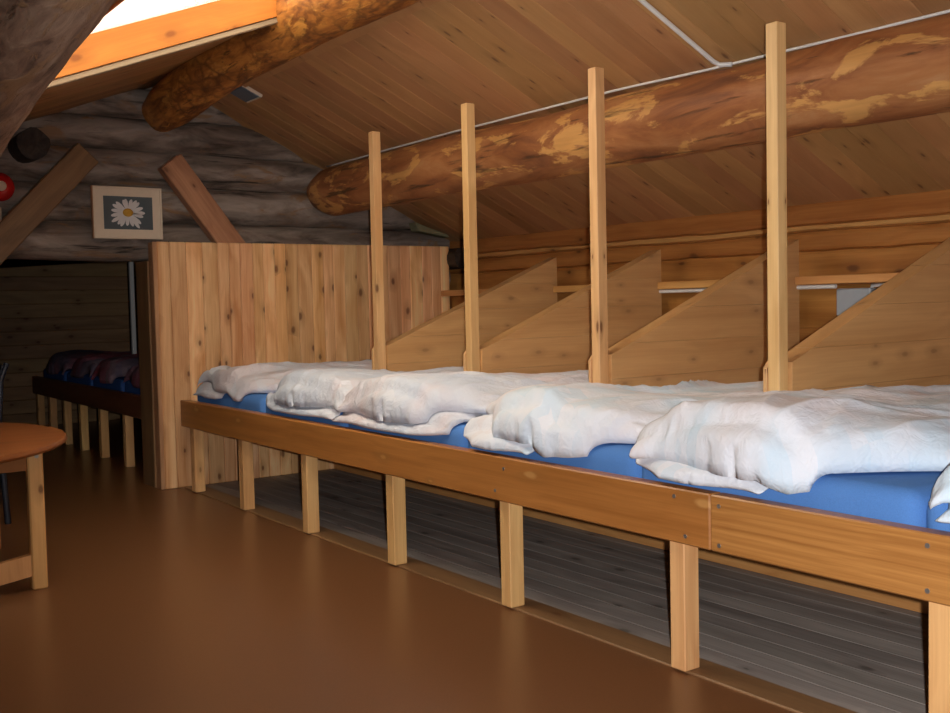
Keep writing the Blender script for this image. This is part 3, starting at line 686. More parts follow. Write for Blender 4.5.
    [-129, 64, 23, -103, 63, 50, -66, 63, 60, -29, 63, 70, 9, 63, 79, 46, 63, 87, 83, 64, 93, 120, 64, 100, 157, 64, 107, 194, 64, 114, 231, 64, 120, 268, 64, 126, 306, 64, 132, 343, 63, 138, 380, 62, 143, 418, 62, 147, 474, 61, 152, 531, 60, 154, 587, 59, 151, 643, 58, 143, 699, 57, 136, 773, 56, 130, 886, 57, 132, 998, 57, 123, 1110, 57, 118, 1222, 57, 105, 1334, 57, 104, 1446, 56, 91, 1558, 55, 85, 1669, 56, 67, 1781, 56, 53, 1895, 56, 31, 1904, 56, 14],
    [-130, 34, 23, -102, 33, 48, -66, 33, 60, -28, 33, 72, 9, 33, 80, 46, 33, 87, 83, 34, 96, 120, 34, 102, 157, 34, 109, 194, 34, 116, 232, 34, 121, 269, 34, 128, 306, 34, 133, 343, 34, 139, 380, 33, 144, 418, 33, 148, 474, 32, 152, 531, 31, 154, 587, 31, 151, 644, 30, 145, 699, 30, 136, 774, 30, 134, 886, 30, 134, 999, 30, 126, 1111, 30, 120, 1223, 30, 105, 1335, 30, 106, 1446, 29, 93, 1558, 29, 86, 1669, 29, 66, 1781, 29, 55, 1896, 29, 31, 1904, 29, 13],
    [-130, 4, 23, -101, 3, 47, -64, 3, 60, -27, 3, 72, 10, 3, 81, 47, 4, 88, 84, 4, 96, 121, 4, 103, 158, 4, 110, 195, 4, 116, 232, 4, 122, 270, 4, 129, 307, 4, 135, 344, 4, 139, 381, 4, 145, 419, 4, 148, 475, 4, 151, 532, 3, 153, 588, 3, 151, 644, 3, 142, 699, 3, 134, 774, 3, 137, 887, 3, 134, 999, 3, 123, 1112, 3, 120, 1223, 3, 105, 1335, 3, 104, 1446, 2, 91, 1558, 2, 85, 1669, 2, 64, 1781, 2, 52, 1896, 2, 30, 1904, 2, 13],
    [-128, -26, 22, -99, -27, 46, -62, -27, 60, -25, -27, 71, 12, -27, 81, 49, -26, 89, 86, -26, 97, 123, -26, 104, 160, -26, 111, 197, -26, 118, 234, -26, 124, 271, -26, 130, 308, -26, 136, 345, -25, 141, 383, -25, 145, 420, -25, 149, 477, -25, 151, 533, -25, 152, 589, -25, 150, 645, -24, 139, 700, -24, 133, 775, -24, 137, 888, -24, 136, 1000, -24, 126, 1112, -24, 120, 1224, -24, 105, 1336, -23, 100, 1446, -25, 93, 1558, -25, 83, 1669, -25, 64, 1781, -25, 51, 1896, -25, 30, 1904, -25, 12],
    [-126, -56, 21, -96, -57, 46, -60, -57, 61, -23, -57, 72, 15, -56, 80, 51, -56, 88, 88, -56, 95, 125, -56, 104, 162, -56, 110, 199, -56, 117, 236, -56, 124, 273, -56, 131, 310, -55, 137, 347, -55, 141, 384, -54, 145, 422, -54, 149, 478, -53, 150, 534, -53, 151, 591, -52, 148, 646, -51, 139, 702, -51, 133, 777, -50, 133, 889, -50, 135, 1001, -51, 124, 1113, -51, 119, 1225, -51, 106, 1336, -50, 102, 1447, -51, 94, 1559, -52, 82, 1669, -52, 62, 1781, -52, 48, 1895, -52, 29, 1904, -52, 12],
    [-124, -86, 21, -94, -87, 45, -58, -87, 60, -21, -87, 72, 16, -86, 81, 53, -86, 88, 90, -86, 96, 127, -86, 101, 164, -86, 108, 201, -86, 115, 238, -86, 122, 275, -86, 129, 312, -85, 136, 349, -84, 141, 386, -84, 145, 423, -83, 148, 480, -82, 150, 536, -81, 149, 592, -80, 146, 648, -79, 138, 703, -77, 132, 778, -77, 129, 890, -77, 135, 1002, -77, 125, 1114, -77, 117, 1226, -77, 106, 1337, -77, 101, 1448, -78, 95, 1559, -79, 81, 1669, -79, 61, 1780, -77, 40, 1894, -79, 29, 1903, -79, 12],
    [-122, -116, 20, -92, -117, 44, -56, -117, 59, -19, -116, 70, 19, -116, 78, 55, -116, 86, 92, -116, 93, 129, -116, 99, 166, -116, 106, 203, -116, 113, 239, -116, 120, 276, -115, 127, 313, -114, 132, 350, -114, 139, 387, -113, 144, 425, -112, 148, 481, -110, 149, 537, -109, 148, 593, -108, 142, 648, -106, 135, 704, -104, 131, 779, -103, 132, 891, -104, 133, 1003, -104, 125, 1114, -104, 116, 1226, -104, 108, 1337, -104, 101, 1448, -105, 95, 1559, -106, 78, 1669, -105, 58, 1778, -103, 31, 1892, -106, 28, 1903, -106, 12],
    [-122, -146, 19, -91, -147, 42, -55, -147, 57, -18, -146, 67, 20, -146, 75, 56, -146, 84, 93, -146, 90, 130, -146, 96, 167, -146, 103, 203, -146, 112, 240, -146, 118, 277, -145, 126, 314, -144, 131, 351, -143, 138, 388, -142, 143, 425, -141, 146, 481, -139, 150, 537, -137, 145, 593, -135, 142, 649, -133, 138, 705, -131, 132, 779, -130, 134, 891, -131, 130, 1003, -131, 123, 1114, -131, 113, 1226, -131, 106, 1337, -130, 96, 1447, -132, 91, 1558, -132, 75, 1669, -132, 54, 1777, -128, 22, 1891, -133, 28, 1902, -133, 12],
    [-124, -176, 18, -91, -177, 39, -56, -177, 56, -18, -176, 67, 20, -175, 68, 56, -176, 79, 92, -176, 88, 129, -176, 94, 166, -175, 100, 203, -175, 108, 240, -175, 115, 277, -175, 121, 314, -173, 127, 350, -172, 133, 387, -171, 141, 424, -170, 145, 480, -167, 147, 537, -165, 147, 592, -163, 140, 648, -161, 140, 704, -158, 134, 778, -157, 132, 890, -158, 126, 1002, -158, 120, 1114, -158, 112, 1226, -158, 105, 1336, -157, 90, 1446, -159, 89, 1557, -159, 71, 1668, -159, 49, 1776, -155, 17, 1889, -159, 28, 1901, -160, 13],
    [-127, -206, 18, -92, -206, 35, -56, -206, 51, -19, -206, 62, 19, -205, 65, 56, -204, 70, 91, -205, 81, 128, -205, 89, 165, -205, 95, 202, -205, 102, 238, -205, 110, 275, -205, 116, 312, -203, 124, 349, -201, 128, 385, -200, 136, 422, -198, 140, 478, -196, 144, 534, -194, 147, 590, -191, 140, 647, -188, 142, 702, -185, 134, 777, -184, 132, 889, -184, 124, 1000, -185, 118, 1112, -185, 110, 1225, -185, 104, 1334, -182, 83, 1445, -185, 84, 1556, -186, 66, 1666, -184, 41, 1775, -182, 16, 1887, -186, 29, 1900, -187, 14],
    [-116, -236, 17, -82, -236, 36, -46, -236, 51, -9, -235, 62, 29, -234, 63, 65, -234, 67, 101, -234, 76, 137, -234, 84, 174, -234, 91, 211, -234, 98, 247, -235, 106, 284, -233, 111, 321, -232, 120, 357, -229, 122, 393, -228, 130, 430, -227, 136, 485, -224, 141, 541, -221, 144, 597, -218, 142, 653, -215, 141, 708, -212, 135, 782, -211, 132, 893, -211, 121, 1005, -212, 116, 1116, -211, 107, 1227, -211, 100, 1335, -209, 83, 1446, -212, 80, 1556, -212, 59, 1665, -209, 31, 1774, -208, 21, 1886, -213, 30, 1898, -214, 15],
    [-102, -265, 17, -69, -266, 38, -32, -265, 50, 4, -265, 61, 42, -263, 61, 79, -261, 60, 114, -263, 72, 150, -264, 80, 186, -264, 88, 223, -263, 92, 259, -264, 101, 296, -262, 106, 332, -260, 117, 369, -257, 117, 404, -256, 125, 441, -253, 127, 495, -252, 140, 550, -249, 143, 605, -246, 142, 661, -242, 139, 716, -239, 136, 789, -238, 131, 899, -238, 118, 1010, -238, 110, 1121, -238, 104, 1232, -238, 96, 1338, -236, 84, 1447, -238, 71, 1557, -237, 49, 1664, -234, 20, 1773, -234, 28, 1883, -240, 30, 1897, -241, 18],
    [-87, -295, 18, -55, -296, 38, -18, -295, 50, 19, -293, 55, 56, -291, 51, 92, -291, 57, 128, -292, 65, 163, -292, 74, 199, -293, 82, 236, -292, 87, 272, -293, 96, 308, -290, 102, 344, -288, 111, 380, -284, 108, 416, -280, 114, 452, -280, 121, 504, -280, 138, 559, -276, 141, 614, -273, 142, 670, -269, 140, 725, -265, 139, 797, -265, 132, 906, -265, 116, 1016, -265, 107, 1126, -265, 103, 1236, -265, 91, 1341, -263, 82, 1449, -263, 63, 1556, -261, 37, 1664, -259, 13, 1770, -258, 41, 1878, -266, 28, 1894, -268, 18],
    [-70, -324, 18, -39, -325, 38, -2, -324, 47, 35, -322, 54, 72, -320, 51, 107, -320, 52, 142, -321, 60, 178, -321, 67, 214, -321, 75, 249, -321, 83, 285, -321, 89, 322, -317, 94, 357, -316, 105, 393, -311, 105, 429, -306, 103, 463, -308, 116, 515, -307, 134, 569, -304, 140, 624, -300, 142, 679, -296, 139, 734, -292, 140, 805, -292, 128, 913, -292, 114, 1022, -292, 105, 1132, -292, 102, 1238, -288, 77, 1345, -288, 74, 1450, -289, 53, 1555, -283, 21, 1664, -285, 20, 1768, -281, 54, 1874, -293, 28, 1890, -295, 19],
    [-52, -352, 18, -21, -354, 35, 16, -351, 41, 53, -349, 46, 89, -348, 48, 124, -346, 41, 158, -348, 52, 194, -349, 61, 229, -349, 68, 265, -349, 75, 300, -347, 82, 336, -345, 90, 371, -341, 95, 407, -337, 95, 442, -331, 94, 475, -334, 110, 527, -333, 126, 580, -331, 136, 635, -326, 139, 689, -322, 137, 744, -318, 137, 813, -319, 124, 921, -319, 113, 1029, -319, 106, 1138, -319, 99, 1241, -313, 66, 1345, -311, 59, 1450, -309, 36, 1557, -307, 26, 1665, -311, 27, 1766, -307, 61, 1865, -315, 17, 1881, -319, 26],
    [-31, -380, 19, -2, -380, 28, 35, -379, 35, 71, -378, 42, 107, -377, 48, 143, -374, 43, 177, -375, 42, 211, -376, 51, 246, -377, 60, 281, -377, 68, 317, -374, 74, 352, -371, 81, 387, -366, 84, 422, -362, 88, 457, -356, 84, 491, -357, 98, 541, -359, 119, 593, -356, 127, 646, -351, 130, 700, -348, 133, 752, -343, 126, 823, -345, 123, 930, -345, 108, 1037, -346, 106, 1144, -345, 90, 1247, -340, 68, 1347, -335, 46, 1453, -335, 33, 1559, -334, 28, 1663, -334, 41, 1766, -334, 64, 1869, -334, 25, 1867, -325, 9],
    [-6, -406, 21, 22, -406, 34, 56, -404, 22, 92, -402, 27, 126, -405, 38, 162, -403, 38, 197, -402, 37, 231, -403, 41, 265, -405, 51, 300, -403, 58, 335, -400, 66, 370, -395, 70, 405, -392, 77, 440, -387, 80, 475, -381, 80, 509, -376, 83, 558, -380, 106, 606, -378, 113, 658, -374, 117, 712, -372, 123, 762, -370, 119, 833, -371, 113, 939, -372, 102, 1045, -371, 99, 1149, -370, 79, 1254, -366, 65, 1352, -361, 48, 1458, -359, 47, 1561, -361, 33, 1666, -357, 50, 1763, -355, 50, 1860, -349, 7, 1875, -347, 16],
    [19, -431, 22, 46, -432, 39, 79, -431, 27, 113, -430, 18, 148, -429, 22, 183, -430, 26, 217, -430, 28, 252, -430, 33, 286, -431, 39, 320, -428, 46, 354, -424, 53, 389, -420, 60, 423, -417, 67, 458, -412, 72, 493, -406, 76, 527, -402, 78, 577, -396, 89, 625, -383, 95, 673, -389, 96, 725, -391, 105, 772, -392, 101, 842, -396, 100, 948, -398, 93, 1054, -396, 84, 1156, -394, 64, 1258, -382, 42, 1357, -388, 58, 1463, -384, 58, 1561, -377, 56, 1667, -381, 63, 1767, -379, 39, 1845, -355, 8, 1859, -351, 18],
    [42, -456, 22, 71, -459, 41, 102, -458, 33, 136, -457, 23, 169, -457, 14, 204, -455, 12, 239, -454, 15, 274, -452, 15, 307, -453, 24, 341, -448, 29, 375, -447, 39, 409, -444, 48, 443, -438, 52, 477, -431, 55, 512, -428, 62, 546, -423, 67, 596, -417, 77, 638, -401, 75, 684, -394, 79, 734, -390, 77, 783, -401, 75, 853, -400, 72, 957, -396, 65, 1059, -394, 55, 1161, -402, 46, 1263, -402, 30, 1365, -398, 34, 1468, -392, 41, 1565, -401, 42, 1666, -398, 44, 1759, -387, 16, 1840, -356, 7, 1848, -346, 19],
    [77, -459, 11, 98, -472, 25, 125, -486, 26, 158, -485, 30, 192, -484, 25, 226, -484, 18, 261, -482, 14, 295, -480, 11, 329, -474, 9, 363, -468, 14, 396, -464, 22, 429, -463, 30, 463, -456, 34, 497, -451, 38, 531, -445, 43, 564, -438, 47, 614, -423, 53, 649, -393, 54, 700, -392, 60, 744, -401, 51, 796, -402, 48, 863, -397, 45, 966, -390, 44, 1068, -391, 33, 1168, -397, 23, 1271, -385, 19, 1371, -386, 9, 1473, -392, 20, 1571, -397, 16, 1668, -388, 28, 1745, -383, 19, 1829, -359, 21, 1838, -345, 19],
    [104, -481, 18, 125, -490, 30, 155, -487, 24, 179, -512, 20, 213, -511, 18, 247, -511, 17, 281, -510, 18, 315, -506, 17, 349, -500, 18, 383, -494, 17, 417, -488, 13, 448, -473, 8, 481, -463, 10, 514, -455, 13, 547, -447, 17, 579, -434, 21, 624, -410, 28, 665, -390, 41, 711, -389, 39, 759, -400, 36, 806, -388, 30, 874, -380, 26, 976, -377, 19, 1075, -395, 8, 1176, -396, 23, 1276, -383, 11, 1379, -379, 7, 1479, -374, 16, 1577, -372, 8, 1673, -375, 19, 1751, -383, 20, 1828, -360, 20, 1839, -347, 18],
]
SHAPE_PLUMP = [
    [-110, 513, 7, -89, 532, 12, -51, 532, 15, -13, 531, 17, 25, 531, 19, 64, 530, 21, 102, 528, 24, 140, 526, 26, 178, 523, 28, 216, 520, 30, 253, 513, 31, 291, 517, 37, 328, 509, 38, 366, 501, 40, 403, 492, 42, 441, 484, 45, 497, 470, 49, 552, 455, 53, 606, 435, 57, 638, 393, 59, 687, 402, 44, 763, 402, 37, 876, 402, 32, 991, 401, 26, 1106, 398, 21, 1220, 394, 18, 1334, 398, 17, 1440, 389, 19, 1542, 379, 8, 1643, 380, 20, 1742, 377, 19, 1821, 366, 19, 1835, 361, 7],
    [-121, 501, 14, -86, 505, 27, -48, 505, 30, -10, 505, 33, 28, 506, 38, 66, 504, 38, 103, 504, 43, 141, 502, 46, 179, 500, 50, 217, 499, 53, 254, 499, 59, 292, 494, 59, 329, 485, 59, 367, 480, 64, 404, 471, 65, 442, 468, 71, 498, 457, 76, 554, 448, 82, 608, 430, 86, 643, 390, 79, 695, 394, 69, 767, 399, 65, 880, 397, 59, 994, 401, 52, 1109, 400, 47, 1222, 402, 45, 1335, 401, 44, 1446, 393, 40, 1553, 393, 25, 1648, 385, 23, 1745, 375, 19, 1825, 353, 23, 1834, 366, 12],
    [-113, 471, 17, -80, 476, 37, -43, 476, 41, -5, 476, 46, 31, 479, 50, 68, 479, 58, 106, 478, 61, 144, 477, 65, 181, 476, 70, 219, 474, 73, 257, 471, 74, 295, 467, 76, 332, 463, 81, 369, 458, 86, 407, 453, 90, 444, 445, 91, 500, 437, 98, 556, 429, 103, 610, 420, 112, 652, 393, 100, 708, 391, 94, 772, 393, 92, 885, 399, 86, 999, 401, 80, 1112, 400, 76, 1225, 402, 73, 1337, 402, 71, 1450, 394, 67, 1560, 392, 53, 1658, 391, 37, 1755, 401, 14, 1838, 357, 7, 1848, 345, 18],
    [-101, 443, 22, -75, 447, 46, -37, 447, 50, -3, 451, 58, 34, 452, 67, 71, 452, 73, 109, 451, 77, 147, 449, 79, 184, 448, 84, 222, 446, 87, 260, 445, 91, 297, 441, 94, 334, 435, 96, 371, 432, 104, 409, 427, 106, 446, 421, 110, 502, 416, 119, 558, 405, 121, 612, 404, 136, 661, 381, 121, 707, 367, 110, 777, 381, 117, 890, 386, 110, 1003, 388, 104, 1116, 386, 96, 1228, 388, 96, 1340, 393, 96, 1453, 399, 94, 1561, 380, 79, 1666, 393, 62, 1763, 394, 39, 1851, 376, 8, 1865, 366, 17],
    [-94, 417, 27, -70, 417, 53, -33, 419, 58, 0, 424, 73, 37, 424, 82, 74, 423, 86, 112, 421, 88, 149, 420, 92, 187, 418, 94, 224, 418, 100, 262, 417, 105, 299, 414, 109, 336, 409, 114, 374, 404, 116, 410, 400, 122, 447, 396, 127, 503, 389, 133, 558, 384, 142, 614, 379, 151, 667, 364, 145, 713, 347, 129, 782, 364, 139, 895, 366, 129, 1007, 367, 122, 1119, 367, 116, 1231, 370, 116, 1343, 373, 113, 1456, 377, 112, 1569, 377, 106, 1670, 375, 82, 1771, 379, 62, 1865, 365, 29, 1868, 381, 17],
    [-94, 386, 30, -65, 387, 55, -36, 395, 75, 1, 395, 85, 39, 395, 92, 76, 393, 93, 114, 391, 96, 151, 391, 103, 188, 390, 107, 226, 389, 111, 263, 389, 117, 300, 385, 122, 337, 380, 125, 374, 376, 128, 411, 373, 135, 448, 367, 137, 503, 364, 150, 558, 359, 157, 614, 353, 163, 669, 344, 162, 717, 327, 149, 787, 343, 156, 898, 341, 142, 1010, 341, 134, 1122, 341, 127, 1234, 345, 129, 1345, 348, 124, 1458, 352, 123, 1570, 353, 120, 1673, 351, 95, 1776, 355, 74, 1877, 362, 27, 1875, 359, 8],
    [-93, 362, 36, -71, 365, 67, -37, 366, 84, 1, 366, 93, 39, 365, 98, 76, 364, 102, 113, 363, 107, 150, 362, 112, 188, 361, 117, 225, 361, 122, 262, 359, 126, 300, 356, 131, 337, 351, 132, 374, 347, 137, 410, 345, 146, 447, 343, 153, 502, 338, 161, 558, 332, 166, 614, 327, 175, 667, 317, 168, 720, 308, 168, 788, 317, 165, 900, 316, 151, 1012, 316, 145, 1124, 318, 142, 1235, 320, 140, 1347, 322, 134, 1459, 325, 130, 1571, 329, 132, 1678, 325, 104, 1777, 328, 71, 1882, 335, 29, 1882, 333, 10],
    [-95, 332, 38, -67, 334, 65, -39, 337, 92, -1, 336, 98, 37, 335, 103, 74, 334, 108, 111, 333, 114, 148, 333, 120, 185, 332, 126, 223, 331, 129, 260, 330, 134, 297, 328, 141, 335, 323, 142, 371, 320, 148, 408, 318, 158, 445, 314, 160, 500, 311, 171, 556, 305, 176, 612, 301, 185, 666, 292, 180, 720, 289, 188, 788, 291, 173, 900, 290, 162, 1013, 292, 156, 1124, 293, 152, 1236, 294, 149, 1348, 296, 143, 1460, 299, 137, 1572, 301, 134, 1680, 301, 112, 1781, 301, 75, 1885, 308, 32, 1889, 306, 13],
    [-97, 301, 41, -74, 305, 71, -43, 307, 93, -6, 306, 103, 32, 306, 110, 69, 305, 115, 107, 304, 121, 144, 303, 127, 181, 303, 133, 219, 302, 137, 256, 301, 143, 293, 299, 148, 331, 295, 151, 367, 292, 159, 404, 290, 165, 441, 287, 169, 497, 283, 179, 553, 278, 185, 609, 274, 193, 664, 267, 192, 719, 266, 199, 787, 264, 181, 900, 265, 173, 1012, 266, 165, 1124, 266, 160, 1236, 268, 156, 1348, 270, 150, 1460, 272, 141, 1573, 274, 135, 1681, 274, 118, 1787, 277, 85, 1888, 281, 34, 1895, 280, 16],
    [-102, 271, 43, -80, 275, 73, -48, 276, 93, -11, 276, 105, 26, 275, 113, 64, 275, 120, 101, 274, 125, 138, 273, 132, 176, 273, 137, 213, 272, 144, 250, 272, 150, 288, 269, 154, 325, 266, 158, 362, 264, 167, 399, 261, 170, 436, 259, 176, 492, 255, 186, 548, 251, 193, 604, 247, 200, 660, 242, 204, 716, 239, 201, 785, 237, 187, 898, 238, 178, 1010, 239, 173, 1122, 240, 167, 1235, 241, 160, 1348, 243, 157, 1460, 245, 147, 1572, 246, 137, 1684, 249, 128, 1789, 250, 87, 1891, 253, 36, 1900, 253, 19],
    [-106, 240, 44, -89, 245, 76, -54, 246, 94, -18, 246, 107, 19, 245, 117, 57, 245, 124, 94, 244, 130, 131, 244, 137, 169, 243, 141, 206, 243, 149, 244, 242, 154, 281, 240, 160, 319, 237, 165, 356, 235, 173, 393, 232, 176, 430, 231, 183, 486, 227, 192, 543, 223, 198, 599, 220, 207, 655, 217, 212, 711, 212, 203, 783, 210, 192, 895, 211, 184, 1008, 212, 178, 1121, 213, 173, 1234, 215, 169, 1347, 217, 163, 1459, 218, 152, 1572, 219, 142, 1685, 222, 130, 1792, 224, 94, 1893, 226, 38, 1903, 226, 21],
    [-113, 209, 44, -97, 215, 78, -62, 216, 96, -26, 216, 109, 12, 215, 118, 49, 215, 126, 86, 214, 133, 124, 214, 140, 161, 213, 147, 199, 213, 153, 236, 212, 159, 274, 211, 166, 311, 209, 172, 349, 206, 178, 386, 204, 183, 424, 202, 189, 480, 199, 196, 537, 196, 203, 593, 193, 212, 650, 189, 213, 706, 185, 205, 780, 183, 194, 892, 185, 190, 1005, 185, 183, 1119, 186, 180, 1232, 188, 175, 1345, 189, 168, 1459, 190, 156, 1572, 192, 146, 1685, 195, 132, 1794, 197, 98, 1894, 198, 39, 1906, 198, 23],
    [-117, 179, 44, -105, 185, 80, -70, 185, 97, -33, 185, 109, 5, 185, 120, 42, 184, 128, 80, 184, 135, 117, 183, 142, 155, 183, 149, 192, 182, 156, 230, 182, 162, 267, 181, 169, 305, 179, 176, 343, 177, 181, 380, 175, 187, 418, 173, 192, 475, 170, 200, 531, 168, 208, 588, 165, 214, 645, 161, 211, 701, 158, 207, 777, 156, 200, 889, 158, 197, 1003, 158, 188, 1117, 159, 185, 1230, 161, 178, 1344, 162, 171, 1458, 164, 161, 1571, 165, 147, 1685, 167, 132, 1794, 169, 99, 1895, 171, 40, 1907, 171, 25],
    [-118, 148, 44, -113, 155, 82, -76, 155, 98, -39, 155, 110, -2, 154, 120, 35, 154, 130, 73, 154, 137, 111, 153, 145, 148, 153, 151, 186, 152, 158, 224, 152, 165, 261, 151, 172, 299, 149, 178, 337, 148, 183, 375, 146, 189, 413, 144, 195, 469, 142, 203, 526, 139, 210, 583, 137, 217, 640, 134, 216, 697, 131, 212, 773, 129, 205, 886, 131, 203, 1000, 131, 193, 1114, 132, 188, 1229, 133, 180, 1343, 135, 173, 1457, 136, 164, 1571, 138, 150, 1684, 140, 132, 1794, 142, 99, 1896, 143, 41, 1908, 143, 26],
    [-132, 121, 45, -118, 124, 81, -83, 125, 99, -46, 124, 111, -8, 124, 121, 29, 124, 130, 67, 123, 138, 105, 123, 145, 142, 122, 153, 180, 122, 160, 218, 121, 167, 256, 121, 174, 293, 120, 180, 331, 118, 187, 369, 117, 192, 407, 115, 197, 464, 113, 205, 522, 111, 212, 579, 109, 217, 636, 106, 218, 694, 104, 215, 770, 103, 212, 884, 104, 207, 998, 104, 197, 1113, 105, 193, 1227, 106, 182, 1342, 107, 176, 1456, 109, 166, 1571, 110, 152, 1684, 112, 133, 1794, 114, 99, 1896, 116, 42, 1909, 116, 26],
    [-139, 90, 45, -123, 94, 81, -89, 94, 100, -51, 94, 112, -13, 94, 122, 24, 93, 131, 62, 93, 139, 100, 92, 146, 137, 92, 154, 175, 91, 161, 213, 91, 168, 251, 90, 175, 289, 89, 182, 327, 88, 187, 365, 87, 193, 403, 86, 199, 460, 84, 207, 518, 82, 213, 575, 80, 219, 633, 78, 219, 690, 77, 220, 767, 76, 218, 882, 76, 210, 996, 77, 201, 1111, 78, 196, 1226, 79, 186, 1341, 80, 178, 1456, 81, 166, 1570, 83, 152, 1684, 85, 133, 1795, 87, 99, 1897, 88, 43, 1909, 88, 27],
    [-140, 60, 45, -126, 63, 82, -93, 64, 102, -55, 64, 112, -17, 63, 122, 21, 63, 130, 58, 62, 138, 96, 62, 146, 134, 61, 154, 172, 61, 161, 210, 60, 169, 248, 60, 176, 286, 59, 182, 324, 58, 188, 362, 57, 194, 400, 56, 200, 457, 55, 207, 515, 53, 214, 573, 52, 219, 630, 51, 222, 688, 49, 221, 765, 49, 219, 880, 49, 211, 995, 49, 201, 1110, 50, 196, 1225, 51, 187, 1340, 53, 178, 1455, 54, 167, 1570, 56, 153, 1684, 57, 132, 1795, 60, 100, 1898, 61, 44, 1910, 61, 28],
    [-127, 33, 45, -129, 33, 84, -96, 34, 104, -57, 33, 113, -19, 33, 122, 19, 32, 130, 57, 32, 138, 94, 31, 146, 132, 31, 154, 170, 30, 161, 208, 30, 169, 246, 30, 176, 284, 29, 182, 322, 28, 189, 360, 28, 195, 398, 27, 200, 456, 26, 207, 513, 25, 213, 571, 24, 219, 629, 23, 222, 687, 22, 222, 764, 22, 218, 879, 22, 211, 994, 22, 202, 1110, 23, 197, 1225, 24, 189, 1340, 25, 178, 1455, 27, 166, 1570, 28, 152, 1684, 30, 131, 1795, 32, 99, 1898, 33, 45, 1910, 33, 29],
    [-143, 9, 47, -127, 5, 83, -96, 3, 103, -57, 3, 112, -19, 2, 122, 19, 2, 130, 57, 1, 137, 94, 1, 145, 132, 0, 153, 170, 0, 161, 208, 0, 169, 246, -1, 176, 284, -1, 182, 322, -2, 189, 360, -2, 195, 398, -3, 200, 456, -3, 207, 513, -4, 212, 571, -5, 218, 629, -5, 220, 687, -6, 221, 764, -6, 217, 879, -6, 212, 995, -5, 203, 1110, -4, 196, 1225, -4, 189, 1340, -2, 177, 1456, -1, 166, 1570, 1, 151, 1684, 3, 130, 1796, 5, 99, 1899, 6, 45, 1910, 6, 29],
    [-144, -22, 47, -127, -25, 81, -93, -27, 100, -55, -28, 110, -17, -28, 120, 21, -29, 128, 58, -29, 136, 96, -30, 145, 134, -30, 153, 171, -31, 161, 209, -31, 169, 247, -31, 176, 285, -32, 182, 323, -32, 189, 361, -32, 194, 399, -32, 200, 457, -33, 206, 515, -33, 212, 572, -33, 215, 630, -33, 217, 688, -33, 219, 765, -33, 216, 880, -33, 211, 996, -33, 204, 1111, -32, 196, 1226, -31, 186, 1341, -30, 175, 1456, -28, 163, 1571, -26, 149, 1684, -25, 128, 1796, -23, 98, 1900, -22, 46, 1910, -22, 29],
    [-136, -51, 46, -124, -56, 80, -89, -57, 97, -51, -58, 108, -14, -59, 118, 24, -59, 128, 61, -60, 136, 99, -60, 145, 136, -61, 153, 174, -61, 160, 212, -62, 168, 250, -62, 175, 288, -62, 182, 326, -62, 188, 364, -62, 194, 402, -62, 199, 459, -62, 206, 517, -62, 209, 574, -62, 214, 632, -61, 215, 690, -61, 217, 767, -61, 215, 882, -61, 210, 997, -60, 201, 1112, -59, 193, 1227, -58, 183, 1342, -57, 173, 1457, -55, 161, 1571, -54, 146, 1685, -52, 125, 1797, -50, 98, 1900, -49, 47, 1909, -49, 30],
    [-138, -82, 45, -120, -86, 79, -85, -88, 96, -47, -89, 107, -9, -89, 117, 28, -90, 126, 65, -90, 135, 103, -91, 143, 140, -91, 151, 178, -92, 159, 216, -92, 167, 253, -92, 174, 291, -92, 180, 329, -92, 186, 367, -92, 193, 405, -91, 198, 462, -91, 205, 520, -90, 208, 577, -90, 212, 635, -89, 213, 693, -88, 214, 769, -88, 212, 884, -88, 206, 999, -87, 198, 1114, -86, 190, 1229, -86, 181, 1343, -84, 170, 1458, -83, 158, 1572, -81, 145, 1685, -79, 123, 1796, -77, 92, 1900, -77, 48, 1908, -77, 30],
    [-135, -113, 45, -116, -117, 78, -80, -118, 93, -42, -119, 105, -4, -120, 115, 33, -120, 124, 70, -121, 133, 107, -121, 141, 145, -121, 149, 182, -122, 157, 220, -122, 164, 258, -123, 171, 295, -122, 178, 333, -122, 184, 371, -121, 190, 409, -121, 196, 466, -120, 203, 523, -119, 207, 581, -118, 208, 638, -117, 210, 695, -116, 210, 772, -115, 208, 887, -115, 202, 1001, -114, 195, 1116, -113, 185, 1230, -113, 177, 1345, -111, 166, 1459, -110, 154, 1573, -108, 142, 1685, -106, 118, 1797, -104, 93, 1900, -104, 48, 1906, -105, 30],
    [-133, -143, 44, -112, -147, 77, -75, -148, 89, -37, -149, 100, 0, -150, 111, 37, -150, 122, 74, -151, 130, 112, -151, 138, 149, -152, 147, 186, -152, 155, 224, -153, 162, 261, -153, 168, 299, -152, 175, 337, -151, 181, 375, -151, 187, 413, -149, 191, 469, -149, 200, 526, -147, 205, 583, -146, 207, 641, -144, 206, 698, -143, 207, 774, -142, 205, 889, -142, 198, 1003, -142, 191, 1117, -141, 181, 1232, -140, 171, 1346, -138, 161, 1460, -137, 149, 1573, -135, 137, 1685, -133, 114, 1797, -131, 90, 1899, -132, 48, 1905, -132, 30],
    [-130, -171, 42, -108, -177, 70, -71, -178, 84, -34, -179, 97, 3, -180, 107, 40, -181, 117, 77, -181, 126, 114, -182, 135, 152, -182, 143, 189, -182, 150, 227, -183, 157, 264, -183, 164, 302, -182, 169, 339, -181, 175, 377, -180, 183, 415, -178, 186, 471, -177, 194, 528, -175, 198, 585, -174, 202, 642, -172, 201, 699, -170, 203, 776, -169, 200, 890, -169, 194, 1004, -168, 185, 1118, -168, 176, 1232, -167, 166, 1346, -165, 156, 1460, -164, 143, 1573, -162, 133, 1685, -161, 109, 1796, -159, 85, 1897, -159, 48, 1903, -159, 30],
